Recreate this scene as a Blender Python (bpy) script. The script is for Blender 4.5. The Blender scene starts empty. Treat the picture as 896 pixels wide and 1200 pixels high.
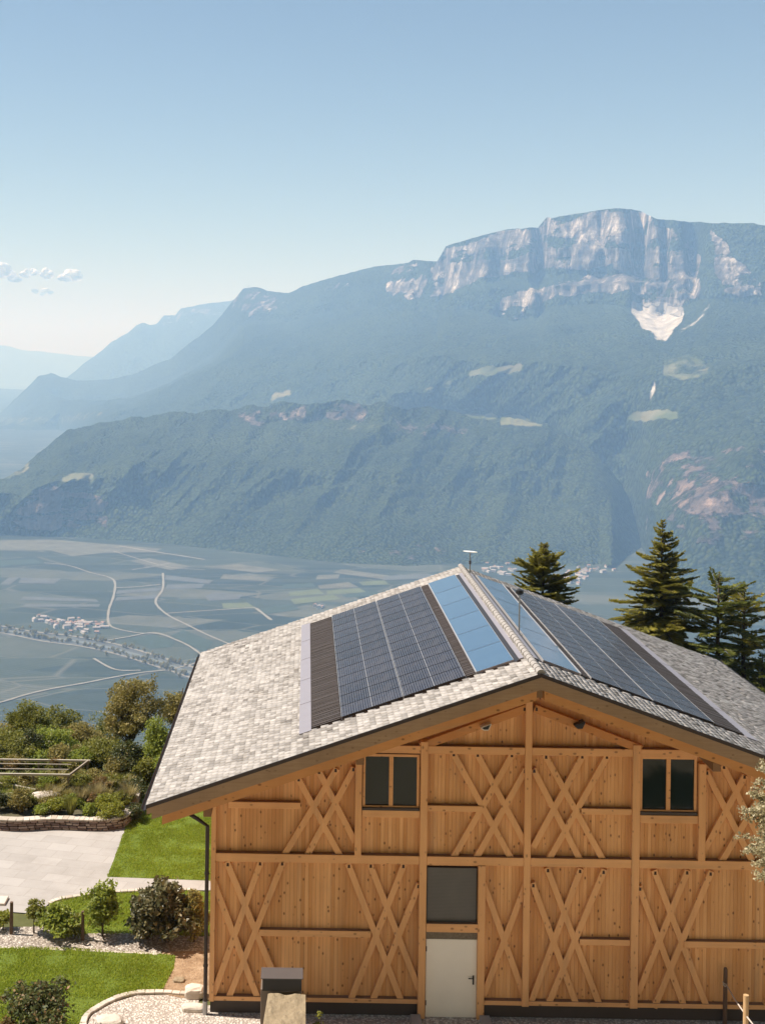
import bpy, math, random
import numpy as np
from mathutils import Vector, Matrix

SC = bpy.context.scene
COL = SC.collection
random.seed(7)
RNG = np.random.default_rng(11)
R = math.radians

# ------------------------------------------------------------------ camera model
F, CX, CY, ROLL, HC = 1500.0, 350.0, 423.0, 0.0135, 16.35
ROT, DF, XC = -0.0067, 32.0, 5.85            # barn: turn, distance of its front wall, x of its ridge
CR, SR = math.cos(ROT), math.sin(ROT)
VALLEY = -604.0


def uv(x, y):
    a, b = (x - CX) / F, (y - CY) / F
    c, s = math.cos(ROLL), math.sin(ROLL)
    return a * c + b * s, a * s - b * c


def at(x, y, Y):
    u, v = uv(x, y)
    return Vector((u * Y, Y, HC + v * Y))


def onz(x, y, z=0.0):
    u, v = uv(x, y)
    t = (z - HC) / v
    return Vector((u * t, t, z))


def fac(x, y, off=0.0):
    """point of the barn's front wall (local x, z) seen at a photo position"""
    u, v = uv(x, y)
    ox = CR * (-XC) + SR * (-DF)
    oy = -SR * (-XC) + CR * (-DF)
    dx, dy = CR * u + SR, -SR * u + CR
    t = (-off - oy) / dy
    return ox + t * dx, HC + t * v


# ------------------------------------------------------------------ mesh builder
class MB:
    def __init__(self):
        self.v, self.f, self.m, self.n = [], [], [], 0

    def add(self, verts, faces, mi=0):
        b = self.n
        self.v.extend([tuple(p) for p in verts])
        self.n += len(verts)
        for fc in faces:
            self.f.append(tuple(b + i for i in fc))
            self.m.append(mi)

    def box(self, x0, x1, y0, y1, z0, z1, mi=0):
        self.add([(x0, y0, z0), (x1, y0, z0), (x1, y1, z0), (x0, y1, z0),
                  (x0, y0, z1), (x1, y0, z1), (x1, y1, z1), (x0, y1, z1)],
                 [(0, 3, 2, 1), (4, 5, 6, 7), (0, 1, 5, 4), (1, 2, 6, 5), (2, 3, 7, 6), (3, 0, 4, 7)], mi)

    def hexa(self, p, mi=0):
        self.add(p, [(0, 3, 2, 1), (4, 5, 6, 7), (0, 1, 5, 4), (1, 2, 6, 5), (2, 3, 7, 6), (3, 0, 4, 7)], mi)

    def prism(self, poly, y0, y1, mi=0):
        """polygon in x,z (counter-clockwise seen from -y) pushed from y0 to y1"""
        n = len(poly)
        vs = [(x, y0, z) for x, z in poly] + [(x, y1, z) for x, z in poly]
        fs = [tuple(range(n)), tuple(range(2 * n - 1, n - 1, -1))]
        fs += [(i, i + n, (i + 1) % n + n, (i + 1) % n) for i in range(n)]
        self.add(vs, fs, mi)

    def slab(self, poly, z0, z1, mi=0):
        n = len(poly)
        vs = [(x, y, z1) for x, y in poly] + [(x, y, z0) for x, y in poly]
        fs = [tuple(range(n)), tuple(range(2 * n - 1, n - 1, -1))]
        fs += [(i, i + n, (i + 1) % n + n, (i + 1) % n) for i in range(n)]
        self.add(vs, fs, mi)

    def tube(self, pts, rad, seg=8, mi=0, cap=True):
        pts = [Vector(p) for p in pts]
        if not hasattr(rad, '__len__'):
            rad = [rad] * len(pts)
        rings = []
        vs = []
        prev = None
        for i, p in enumerate(pts):
            d = (pts[min(i + 1, len(pts) - 1)] - pts[max(i - 1, 0)])
            if d.length < 1e-9:
                d = Vector((0, 0, 1))
            d.normalize()
            if prev is None:
                a = d.orthogonal().normalized()
            else:
                a = (prev - d * prev.dot(d))
                a = a.normalized() if a.length > 1e-6 else d.orthogonal().normalized()
            prev = a
            b = d.cross(a)
            for k in range(seg):
                t = 2 * math.pi * k / seg
                vs.append(p + (a * math.cos(t) + b * math.sin(t)) * rad[i])
        fs = []
        for i in range(len(pts) - 1):
            for k in range(seg):
                fs.append((i * seg + k, i * seg + (k + 1) % seg, (i + 1) * seg + (k + 1) % seg, (i + 1) * seg + k))
        if cap:
            fs.append(tuple(range(seg - 1, -1, -1)))
            o = (len(pts) - 1) * seg
            fs.append(tuple(range(o, o + seg)))
        self.add(vs, fs, mi)

    def build(self, name, mats, parent=None, smooth=False, bevel=0.0, loc=None):
        me = bpy.data.meshes.new(name)
        me.from_pydata(self.v, [], self.f)
        if not isinstance(mats, (list, tuple)):
            mats = [mats]
        for m in mats:
            me.materials.append(m)
        if len(mats) > 1:
            me.polygons.foreach_set('material_index', self.m)
        if smooth:
            me.polygons.foreach_set('use_smooth', [True] * len(self.f))
        me.update()
        o = bpy.data.objects.new(name, me)
        COL.objects.link(o)
        if parent:
            o.parent = parent
        if loc is not None:
            o.location = loc
        if bevel:
            b = o.modifiers.new('bevel', 'BEVEL')
            b.width = bevel
            b.segments = 1
            b.limit_method = 'ANGLE'
        return o


def np_mesh(name, verts, quads, mat, parent=None, smooth=False, attrs=None):
    verts = np.asarray(verts, np.float32).reshape(-1, 3)
    quads = np.asarray(quads, np.int32)
    k = quads.shape[1]
    me = bpy.data.meshes.new(name)
    me.vertices.add(len(verts))
    me.vertices.foreach_set('co', verts.ravel())
    me.loops.add(quads.size)
    me.loops.foreach_set('vertex_index', quads.ravel())
    me.polygons.add(len(quads))
    me.polygons.foreach_set('loop_start', np.arange(0, quads.size, k, dtype=np.int32))
    me.polygons.foreach_set('loop_total', np.full(len(quads), k, np.int32))
    if smooth:
        me.polygons.foreach_set('use_smooth', np.ones(len(quads), bool))
    me.update(calc_edges=True)
    for an, arr in (attrs or {}).items():
        at_ = me.attributes.new(an, 'FLOAT', 'POINT')
        at_.data.foreach_set('value', np.asarray(arr, np.float32).ravel())
    me.materials.append(mat)
    o = bpy.data.objects.new(name, me)
    COL.objects.link(o)
    if parent:
        o.parent = parent
    return o


def empty(name, loc=(0, 0, 0), rz=0.0):
    o = bpy.data.objects.new(name, None)
    o.empty_display_size = 0.3
    COL.objects.link(o)
    o.location = loc
    o.rotation_euler = (0, 0, rz)
    return o


def tag(o, label, cat, group=None, kind=None):
    if label:
        o['label'] = label
    if cat:
        o['category'] = cat
    if group:
        o['group'] = group
    if kind:
        o['kind'] = kind
    return o


def copy_tree(o, parent=None):
    c = o.copy()
    COL.objects.link(c)
    if parent:
        c.parent = parent
    for ch in list(o.children):
        copy_tree(ch, c)
    return c


# ------------------------------------------------------------------ noise
def _hash(ix, iy, seed):
    h = (ix.astype(np.int64) * 374761393 + iy.astype(np.int64) * 668265263 + seed * 974711) & 0x7fffffff
    h = ((h ^ (h >> 13)) * 1274126177) & 0x7fffffff
    return ((h ^ (h >> 16)) & 0xffff) / 65535.0


def vnoise(x, y, seed=0):
    ix, iy = np.floor(x), np.floor(y)
    fx, fy = x - ix, y - iy
    fx = fx * fx * fx * (fx * (fx * 6 - 15) + 10)
    fy = fy * fy * fy * (fy * (fy * 6 - 15) + 10)
    a, b = _hash(ix, iy, seed), _hash(ix + 1, iy, seed)
    c, d = _hash(ix, iy + 1, seed), _hash(ix + 1, iy + 1, seed)
    return (a + (b - a) * fx) * (1 - fy) + (c + (d - c) * fx) * fy


def fbm(x, y, oct=5, seed=0, ridged=False):
    s, amp, tot = 0.0, 1.0, 0.0
    for i in range(oct):
        n = vnoise(x, y, seed + i * 17)
        if ridged:
            n = 1 - abs(2 * n - 1)
        s = s + n * amp
        tot += amp
        amp *= 0.5
        x, y = x * 2.03 + 5.2, y * 2.03 + 1.7
    return s / tot


# ------------------------------------------------------------------ materials
class NT:
    def __init__(self, name):
        self.mat = bpy.data.materials.new(name)
        self.mat.use_nodes = True
        self.t = self.mat.node_tree
        self.n = self.t.nodes
        self.b = self.n['Principled BSDF']
        self.out = self.n['Material Output']

    def node(self, typ, **kw):
        nd = self.n.new(typ)
        for k, v in kw.items():
            if k.startswith('i_'):
                key = k[2:]
                key = int(key) if key.isdigit() else key.replace('_', ' ')
                self.put(nd.inputs[key], v)
            else:
                setattr(nd, k, v)
        return nd

    def put(self, sock, v):
        if hasattr(v, 'node'):
            self.t.links.new(v, sock)
        elif isinstance(v, tuple) and len(v) == 3 and sock.type == 'RGBA':
            sock.default_value = (*v, 1)
        else:
            sock.default_value = v

    def coord(self, which='Object', scale=(1, 1, 1), rot=(0, 0, 0)):
        tc = self.node('ShaderNodeTexCoord')
        mp = self.node('ShaderNodeMapping')
        self.put(mp.inputs['Vector'], tc.outputs[which])
        mp.inputs['Scale'].default_value = scale
        mp.inputs['Rotation'].default_value = rot
        return mp.outputs[0]

    def noise(self, vec, scale=5, detail=4, rough=0.55, out='Fac'):
        n = self.node('ShaderNodeTexNoise')
        self.put(n.inputs['Vector'], vec)
        n.inputs['Scale'].default_value = scale
        n.inputs['Detail'].default_value = detail
        n.inputs['Roughness'].default_value = rough
        return n.outputs[out]

    def voro(self, vec, scale=5, feature='F1', out='Distance', rnd=1.0, metric='EUCLIDEAN'):
        n = self.node('ShaderNodeTexVoronoi', feature=feature, distance=metric)
        self.put(n.inputs['Vector'], vec)
        n.inputs['Scale'].default_value = scale
        n.inputs['Randomness'].default_value = rnd
        return n.outputs[out]

    def ramp(self, fac, stops, interp='LINEAR'):
        n = self.node('ShaderNodeValToRGB')
        n.color_ramp.interpolation = interp
        el = n.color_ramp.elements
        while len(el) < len(stops):
            el.new(0.5)
        for e, (p, c) in zip(el, stops):
            e.position = p
            e.color = (*c, 1) if len(c) == 3 else c
        self.put(n.inputs[0], fac)
        return n.outputs[0]

    def mix(self, fac, a, b, mode='MIX'):
        n = self.node('ShaderNodeMix', data_type='RGBA', blend_type=mode)
        self.put(n.inputs[0], fac)
        self.put(n.inputs[6], a)
        self.put(n.inputs[7], b)
        return n.outputs[2]

    def math(self, op, a, b=0.0, clamp=False):
        n = self.node('ShaderNodeMath', operation=op, use_clamp=clamp)
        self.put(n.inputs[0], a)
        self.put(n.inputs[1], b)
        return n.outputs[0]

    def rng(self, v, a, b, c=0.0, d=1.0):
        n = self.node('ShaderNodeMapRange')
        n.clamp = True
        self.put(n.inputs[0], v)
        for i, k in enumerate((a, b, c, d)):
            self.put(n.inputs[i + 1], k)
        return n.outputs[0]

    def attr(self, name):
        return self.node('ShaderNodeAttribute', attribute_name=name).outputs['Fac']

    def island(self):
        return self.node('ShaderNodeNewGeometry').outputs['Random Per Island']

    def bump(self, h, strength=0.5, dist=0.01):
        n = self.node('ShaderNodeBump')
        n.inputs['Strength'].default_value = strength
        n.inputs['Distance'].default_value = dist
        self.put(n.inputs['Height'], h)
        self.put(self.b.inputs['Normal'], n.outputs[0])
        return n

    def set(self, col=None, rough=None, metal=None, spec=None):
        if col is not None:
            self.put(self.b.inputs['Base Color'], col)
        if rough is not None:
            self.put(self.b.inputs['Roughness'], rough)
        if metal is not None:
            self.b.inputs['Metallic'].default_value = metal
        if spec is not None:
            self.b.inputs['Specular IOR Level'].default_value = spec
        return self.mat


def m_plain(name, col, rough=0.6, metal=0.0, var=0.15, scale=3.0, spec=0.4):
    t = NT(name)
    v = t.coord()
    n = t.noise(v, scale, 5, 0.65)
    lo = tuple(c * (1 - var) for c in col)
    hi = tuple(min(1, c * (1 + var)) for c in col)
    return t.set(t.mix(n, lo, hi), rough, metal, spec)


def m_wood(name, boards=True, tone=1.0, base=((0.58, 0.275, 0.093), (0.85, 0.49, 0.225)), knots=1.0, axis='z'):
    t = NT(name)
    st = {'z': (14, 14, 0.6), 'x': (0.6, 14, 14), 'y': (14, 0.6, 14)}[axis]
    v = t.coord('Object', st)
    grain = t.noise(v, 1.6, 6, 0.6)
    rnd = t.island()
    k = t.math('ADD', t.math('MULTIPLY', grain, 0.55), t.math('MULTIPLY', rnd, 0.45 if boards else 0.3))
    lo = tuple(c * tone for c in base[0])
    hi = tuple(c * tone for c in base[1])
    c = t.ramp(k, [(0.2, lo), (0.8, hi)])
    big = t.noise(t.coord('Object', (0.9, 0.9, 0.35)), 1.0, 4, 0.6)
    c = t.mix(t.rng(big, 0.35, 0.7, 0.0, 0.5), c, tuple(x * 0.72 for x in lo), 'MIX')
    wz = t.noise(t.coord('Object', (3.2, 3.2, 0.28) if axis == 'z' else (0.3, 3.2, 3.2)), 1.0, 5, 0.65)
    c = t.mix(t.rng(wz, 0.55, 0.75, 0.0, 0.45), c, (0.33, 0.215, 0.125))
    # knots: small dark brown spots, only in some cells
    kv = t.coord('Object', {'z': (8, 8, 5), 'x': (5, 8, 8), 'y': (8, 5, 8)}[axis])
    vn = t.node('ShaderNodeTexVoronoi', feature='F1')
    t.put(vn.inputs['Vector'], kv)
    vn.inputs['Scale'].default_value = 1.0
    sep = t.node('ShaderNodeSeparateColor')
    t.put(sep.inputs[0], vn.outputs['Color'])
    near = t.rng(t.math('ADD', vn.outputs['Distance'], t.math('MULTIPLY', sep.outputs[1], 0.10)), 0.14, 0.30, 1.0, 0.0)
    cl = t.noise(t.coord('Object', (1.3, 1.3, 1.1)), 1.0, 2, 0.5)
    some = t.math('GREATER_THAN', t.math('ADD', sep.outputs[0], t.math('MULTIPLY', t.math('SUBTRACT', cl, 0.5), 0.9)), 0.50)
    kf = t.math('MULTIPLY', t.math('MULTIPLY', near, some), 0.85 * knots)
    c = t.mix(kf, c, (0.085, 0.028, 0.008))
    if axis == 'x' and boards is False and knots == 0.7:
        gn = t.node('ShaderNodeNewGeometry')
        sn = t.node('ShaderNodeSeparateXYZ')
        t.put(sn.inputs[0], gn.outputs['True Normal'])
        c = t.mix(t.math('MULTIPLY', t.math('GREATER_THAN', sn.outputs[2], 0.9), 0.85), c, (0.15, 0.095, 0.06))  # upward rail faces painted dark brown: shade put into the colour
    t.bump(grain, 0.15, 0.004)
    return t.set(c, 0.62, 0, 0.3)


def m_leaf(name, lo, hi, trans=0.35, third=None, rough=0.55):
    t = NT(name)
    rnd = t.island()
    stops = [(0.0, lo), (0.8 if third else 1.0, hi)]
    if third:
        stops.append((1.0, third))
    c = t.ramp(rnd, stops)
    big = t.noise(t.coord('Object'), 0.9, 3, 0.6)
    c = t.mix(t.rng(big, 0.3, 0.7, 0.0, 0.5), c, tuple(x * 0.6 for x in lo))
    t.set(c, rough, 0, 0.35)
    tr = t.node('ShaderNodeBsdfTranslucent')
    t.put(tr.inputs['Color'], t.mix(0.5, c, tuple(min(1, x * 1.5) for x in hi)))
    ms = t.node('ShaderNodeMixShader')
    ms.inputs[0].default_value = trans
    t.t.links.new(t.b.outputs[0], ms.inputs[1])
    t.t.links.new(tr.outputs[0], ms.inputs[2])
    t.t.links.new(ms.outputs[0], t.out.inputs['Surface'])
    return t.mat


M = {}
M['plank'] = m_wood('spruce_planks', True, 1.0)
M['beam'] = m_wood('spruce_beam', False, 1.05, ((0.64, 0.33, 0.135), (0.82, 0.48, 0.23)), 0.7)
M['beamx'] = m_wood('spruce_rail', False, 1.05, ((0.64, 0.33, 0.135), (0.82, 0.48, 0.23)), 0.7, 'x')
M['beamy'] = m_wood('spruce_purlin', False, 0.55, ((0.36, 0.19, 0.08), (0.48, 0.28, 0.13)), 0.5, 'y')
M['rafter'] = m_wood('larch_rafter', False, 0.95, ((0.55, 0.235, 0.068), (0.68, 0.34, 0.12)), 0.8, 'x')
M['greywood'] = m_wood('weathered_fascia', False, 1.0, ((0.25, 0.155, 0.082), (0.46, 0.315, 0.19)), 0.5, 'x')
M['railtop'] = m_plain('rail_top_shade', (0.16, 0.11, 0.075), 0.8)  # dark brown meant as painted shade on the rail tops
M['peg'] = m_plain('dark_peg', (0.05, 0.022, 0.01), 0.7)
M['plinth'] = m_plain('dark_plinth', (0.055, 0.042, 0.035), 0.6)
M['brownmetal'] = m_plain('brown_metal', (0.045, 0.034, 0.03), 0.4, 0.5)
M['greymetal'] = m_plain('grey_coated_metal', (0.105, 0.092, 0.088), 0.45, 0.2)
M['lilacmetal'] = m_plain('grey_flashing', (0.30, 0.27, 0.285), 0.42, 0.3, 0.08)
M['alu'] = m_plain('aluminium_edge', (0.42, 0.40, 0.39), 0.35, 0.4, 0.06)
M['white'] = m_plain('white_paint', (0.80, 0.77, 0.71), 0.45, 0, 0.07, 1.6)
M['black'] = m_plain('black_plastic', (0.012, 0.012, 0.012), 0.4)
M['steel'] = m_plain('galvanised_steel', (0.35, 0.35, 0.35), 0.4, 0.8)
M['concrete'] = m_plain('rough_concrete', (0.17, 0.145, 0.11), 0.85, 0, 0.7, 22)
M['lamphousing'] = m_plain('pale_lamp_housing', (0.62, 0.58, 0.52), 0.5)
M['soffit'] = M['plank']


def m_glass(name, col, rough=0.04):
    t = NT(name)
    n = t.noise(t.coord(), 1.2, 3)
    t.bump(n, 0.03, 0.02)
    return t.set(col, rough, 0, 0.35)


M['pane'] = m_glass('dark_window_glass', (0.008, 0.014, 0.007))


def m_screen():
    t = NT('insect_screen')
    v = t.coord('Object', (1, 1, 1))
    w = t.node('ShaderNodeTexWave', wave_type='BANDS', bands_direction='Z')
    t.put(w.inputs['Vector'], v)
    w.inputs['Scale'].default_value = 9
    w.inputs['Distortion'].default_value = 0.8
    n = t.noise(v, 2, 4)
    c = t.mix(w.outputs['Fac'], (0.055, 0.055, 0.05), (0.085, 0.083, 0.075))
    c = t.mix(t.rng(n, 0.4, 0.7, 0, 0.4), c, (0.10, 0.095, 0.085))
    return t.set(c, 0.35, 0, 0.5)


M['screen'] = m_screen()


def m_tile():
    t = NT('weathered_clay_tile')
    rnd = t.island()
    c = t.ramp(rnd, [(0.0, (0.11, 0.095, 0.08)), (0.14, (0.19, 0.168, 0.147)), (0.34, (0.285, 0.257, 0.23)),
                     (0.62, (0.375, 0.342, 0.31)), (1.0, (0.46, 0.422, 0.385))])
    v = t.coord('Object', (1, 1, 1))
    n = t.noise(v, 7, 6, 0.7)
    c = t.mix(t.rng(n, 0.42, 0.75, 0.0, 0.8), c, (0.16, 0.145, 0.135))
    n2 = t.noise(v, 0.45, 5, 0.65)
    c = t.mix(t.rng(n2, 0.35, 0.65, 0.0, 0.35), c, (0.446, 0.414, 0.381))
    drip = t.noise(t.coord('Object', (0.35, 1.6, 1)), 1.5, 6, 0.7)
    c = t.mix(t.rng(drip, 0.44, 0.66, 0.0, 0.6), c, (0.215, 0.195, 0.175))
    sp = t.voro(v, 6.5)
    vc = t.voro(v, 6.5, out='Color')
    spot = t.math('MULTIPLY', t.rng(sp, 0.13, 0.2, 1, 0), t.math('GREATER_THAN', vc, 0.72))
    c = t.mix(t.math('MULTIPLY', spot, 0.8), c, (0.07, 0.06, 0.055))
    t.bump(n, 0.4, 0.01)
    return t.set(c, 0.8, 0, 0.3)


M['tile'] = m_tile()


def m_pv():
    t = NT('solar_cells')
    v = t.coord('Object')
    sx = t.node('ShaderNodeSeparateXYZ')
    t.put(sx.inputs[0], v)
    fx = t.math('FRACT', t.math('MULTIPLY', sx.outputs[0], 15.5))
    bus = t.math('LESS_THAN', fx, 0.16)
    cx = t.math('FRACT', t.math('MULTIPLY', t.math('ADD', sx.outputs[0], 0.79), 1 / 0.158))
    cy = t.math('FRACT', t.math('MULTIPLY', t.math('ADD', sx.outputs[1], 0.0), 1 / 0.16))
    gap = t.math('MAXIMUM', t.math('LESS_THAN', cx, 0.025), t.math('LESS_THAN', cy, 0.025))
    n = t.noise(v, 1.3, 4)
    dust = t.noise(t.coord('Object', (1, 0.6, 1)), 3.0, 6, 0.7)
    rnd = t.node('ShaderNodeObjectInfo').outputs['Random']
    c = t.mix(rnd, (0.016, 0.015, 0.022), (0.027, 0.025, 0.034))
    c = t.mix(t.math('MULTIPLY', bus, 0.55), c, (0.20, 0.21, 0.24))
    c = t.mix(t.math('MULTIPLY', gap, 0.7), c, (0.012, 0.012, 0.016))
    c = t.mix(t.rng(dust, 0.45, 0.8, 0.0, 0.3), c, (0.14, 0.135, 0.14))
    t.bump(n, 0.02, 0.02)
    return t.set(c, t.rng(dust, 0.3, 0.8, 0.18, 0.36), 0, 0.06)


M['pv'] = m_pv()


def m_collector():
    t = NT('collector_glass')
    v = t.coord()
    n = t.noise(v, 1.1, 5, 0.6)
    rnd = t.node('ShaderNodeObjectInfo').outputs['Random']
    c = t.mix(t.math('ADD', t.math('MULTIPLY', rnd, 0.3), t.math('MULTIPLY', n, 0.5)), (0.04, 0.085, 0.145), (0.08, 0.135, 0.20))
    t.b.inputs['IOR'].default_value = 1.9
    return t.set(c, 0.14, 0, 0.6)


M['coll'] = m_collector()


def m_stone(name, a, b, scale=6, bd=0.02, dark=(0.08, 0.06, 0.045)):
    t = NT(name)
    v = t.coord()
    n = t.noise(v, scale, 7, 0.65)
    n2 = t.noise(v, scale * 3.1, 5, 0.7)
    c = t.mix(n, a, b)
    c = t.mix(t.rng(n2, 0.58, 0.75, 0, 0.7), c, dark)
    t.bump(t.math('ADD', n, t.math('MULTIPLY', n2, 0.5)), 0.8, bd)
    return t.set(c, 0.85, 0, 0.25)


M['sandstone'] = m_stone('yellow_sandstone', (0.17, 0.125, 0.075), (0.38, 0.305, 0.20), 5, 0.05)
M['palestone'] = m_stone('pale_kerb_stone', (0.46, 0.39, 0.32), (0.62, 0.55, 0.47), 5, 0.02, (0.25, 0.2, 0.16))
M['wallstone'] = m_stone('porphyry_wall_stone', (0.20, 0.135, 0.11), (0.42, 0.32, 0.27), 9, 0.03)


def m_island(name, stops, rough=0.8, nscale=8, dark=0.4):
    t = NT(name)
    c = t.ramp(t.island(), stops)
    n = t.noise(t.coord(), nscale, 6, 0.7)
    c = t.mix(t.rng(n, 0.4, 0.75, 0, dark), c, tuple(x * 0.45 for x in stops[0][1]))
    t.bump(n, 0.5, 0.015)
    return t.set(c, rough, 0, 0.25)


M['wallblocks'] = m_island('stone_blocks', [(0, (0.15, 0.10, 0.085)), (0.5, (0.30, 0.215, 0.18)), (1, (0.46, 0.37, 0.31))])


def m_paving():
    t = NT('slab_paving')
    v = t.coord('Object', (1, 1, 1), (0, 0, R(13)))
    br = t.node('ShaderNodeTexBrick')
    t.put(br.inputs['Vector'], v)
    br.inputs['Color1'].default_value = (0.315, 0.29, 0.265, 1)
    br.inputs['Color2'].default_value = (0.37, 0.342, 0.315, 1)
    br.inputs['Mortar'].default_value = (0.27, 0.245, 0.22, 1)
    br.inputs['Scale'].default_value = 1.0
    br.inputs['Mortar Size'].default_value = 0.012
    br.inputs['Brick Width'].default_value = 0.9
    br.inputs['Row Height'].default_value = 0.6
    n = t.noise(t.coord(), 1.3, 6, 0.65)
    c = t.mix(t.rng(n, 0.35, 0.7, 0.0, 0.4), br.outputs['Color'], (0.42, 0.39, 0.36))
    st = t.noise(t.coord(), 0.5, 6, 0.7)
    c = t.mix(t.rng(st, 0.48, 0.7, 0.0, 0.45), c, (0.24, 0.215, 0.19))
    n2 = t.noise(t.coord(), 60, 3, 0.7)
    c = t.mix(t.rng(n2, 0.5, 0.8, 0.0, 0.25), c, (0.32, 0.285, 0.25))
    t.bump(n2, 0.2, 0.004)
    return t.set(c, 0.8, 0, 0.25)


M['paving'] = m_paving()


def m_gravel(name, stops, scale=24.0, dirt=(0.16, 0.12, 0.085), amount=0.35):
    t = NT(name)
    v = t.coord()
    d = t.voro(v, scale)
    cc = t.voro(v, scale, out='Color')
    sep = t.node('ShaderNodeSeparateColor')
    t.put(sep.inputs[0], cc)
    c = t.ramp(sep.outputs[0], stops)
    c = t.mix(t.rng(d, 0.35, 0.65, 0.0, 0.75), c, dirt)
    n = t.noise(v, 1.1, 5, 0.6)
    c = t.mix(t.rng(n, 0.5, 0.8, 0.0, amount), c, dirt)
    t.bump(t.rng(d, 0.0, 0.7, 1.0, 0.0), 0.9, 0.03)
    return t.set(c, 0.85, 0, 0.25)


M['gravel'] = m_gravel('pale_gravel', [(0, (0.34, 0.29, 0.245)), (0.5, (0.56, 0.495, 0.425)), (1, (0.74, 0.67, 0.585))], 17, (0.24, 0.20, 0.165), 0.3)
M['bedgravel'] = m_gravel('bed_gravel', [(0, (0.26, 0.22, 0.18)), (0.5, (0.45, 0.39, 0.33)), (1, (0.64, 0.58, 0.50))], 16, (0.16, 0.125, 0.095), 0.6)


def m_soil():
    t = NT('bare_soil')
    v = t.coord()
    n = t.noise(v, 2.2, 7, 0.7)
    n2 = t.noise(v, 14, 5, 0.7)
    c = t.ramp(n, [(0.3, (0.20, 0.125, 0.07)), (0.55, (0.36, 0.245, 0.15)), (0.75, (0.50, 0.38, 0.26))])
    c = t.mix(t.rng(n2, 0.5, 0.75, 0, 0.5), c, (0.16, 0.10, 0.06))
    t.bump(t.math('ADD', n, n2), 0.8, 0.08)
    return t.set(c, 0.9, 0, 0.2)


M['soil'] = m_soil()


def m_lawn():
    t = NT('mown_lawn')
    v = t.coord()
    n = t.noise(v, 1.0, 6, 0.65)
    n2 = t.noise(v, 30, 4, 0.7)
    c = t.mix(n, (0.095, 0.135, 0.018), (0.16, 0.20, 0.028))
    c = t.mix(t.rng(n2, 0.45, 0.7, 0, 0.6), c, (0.035, 0.06, 0.008))
    t.bump(n2, 0.7, 0.04)
    return t.set(c, 0.9, 0, 0.15)


M['lawn'] = m_lawn()
M['blade'] = m_leaf('grass_blade', (0.147, 0.217, 0.017), (0.374, 0.432, 0.047), 0.4, (0.499, 0.480, 0.112))


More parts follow.
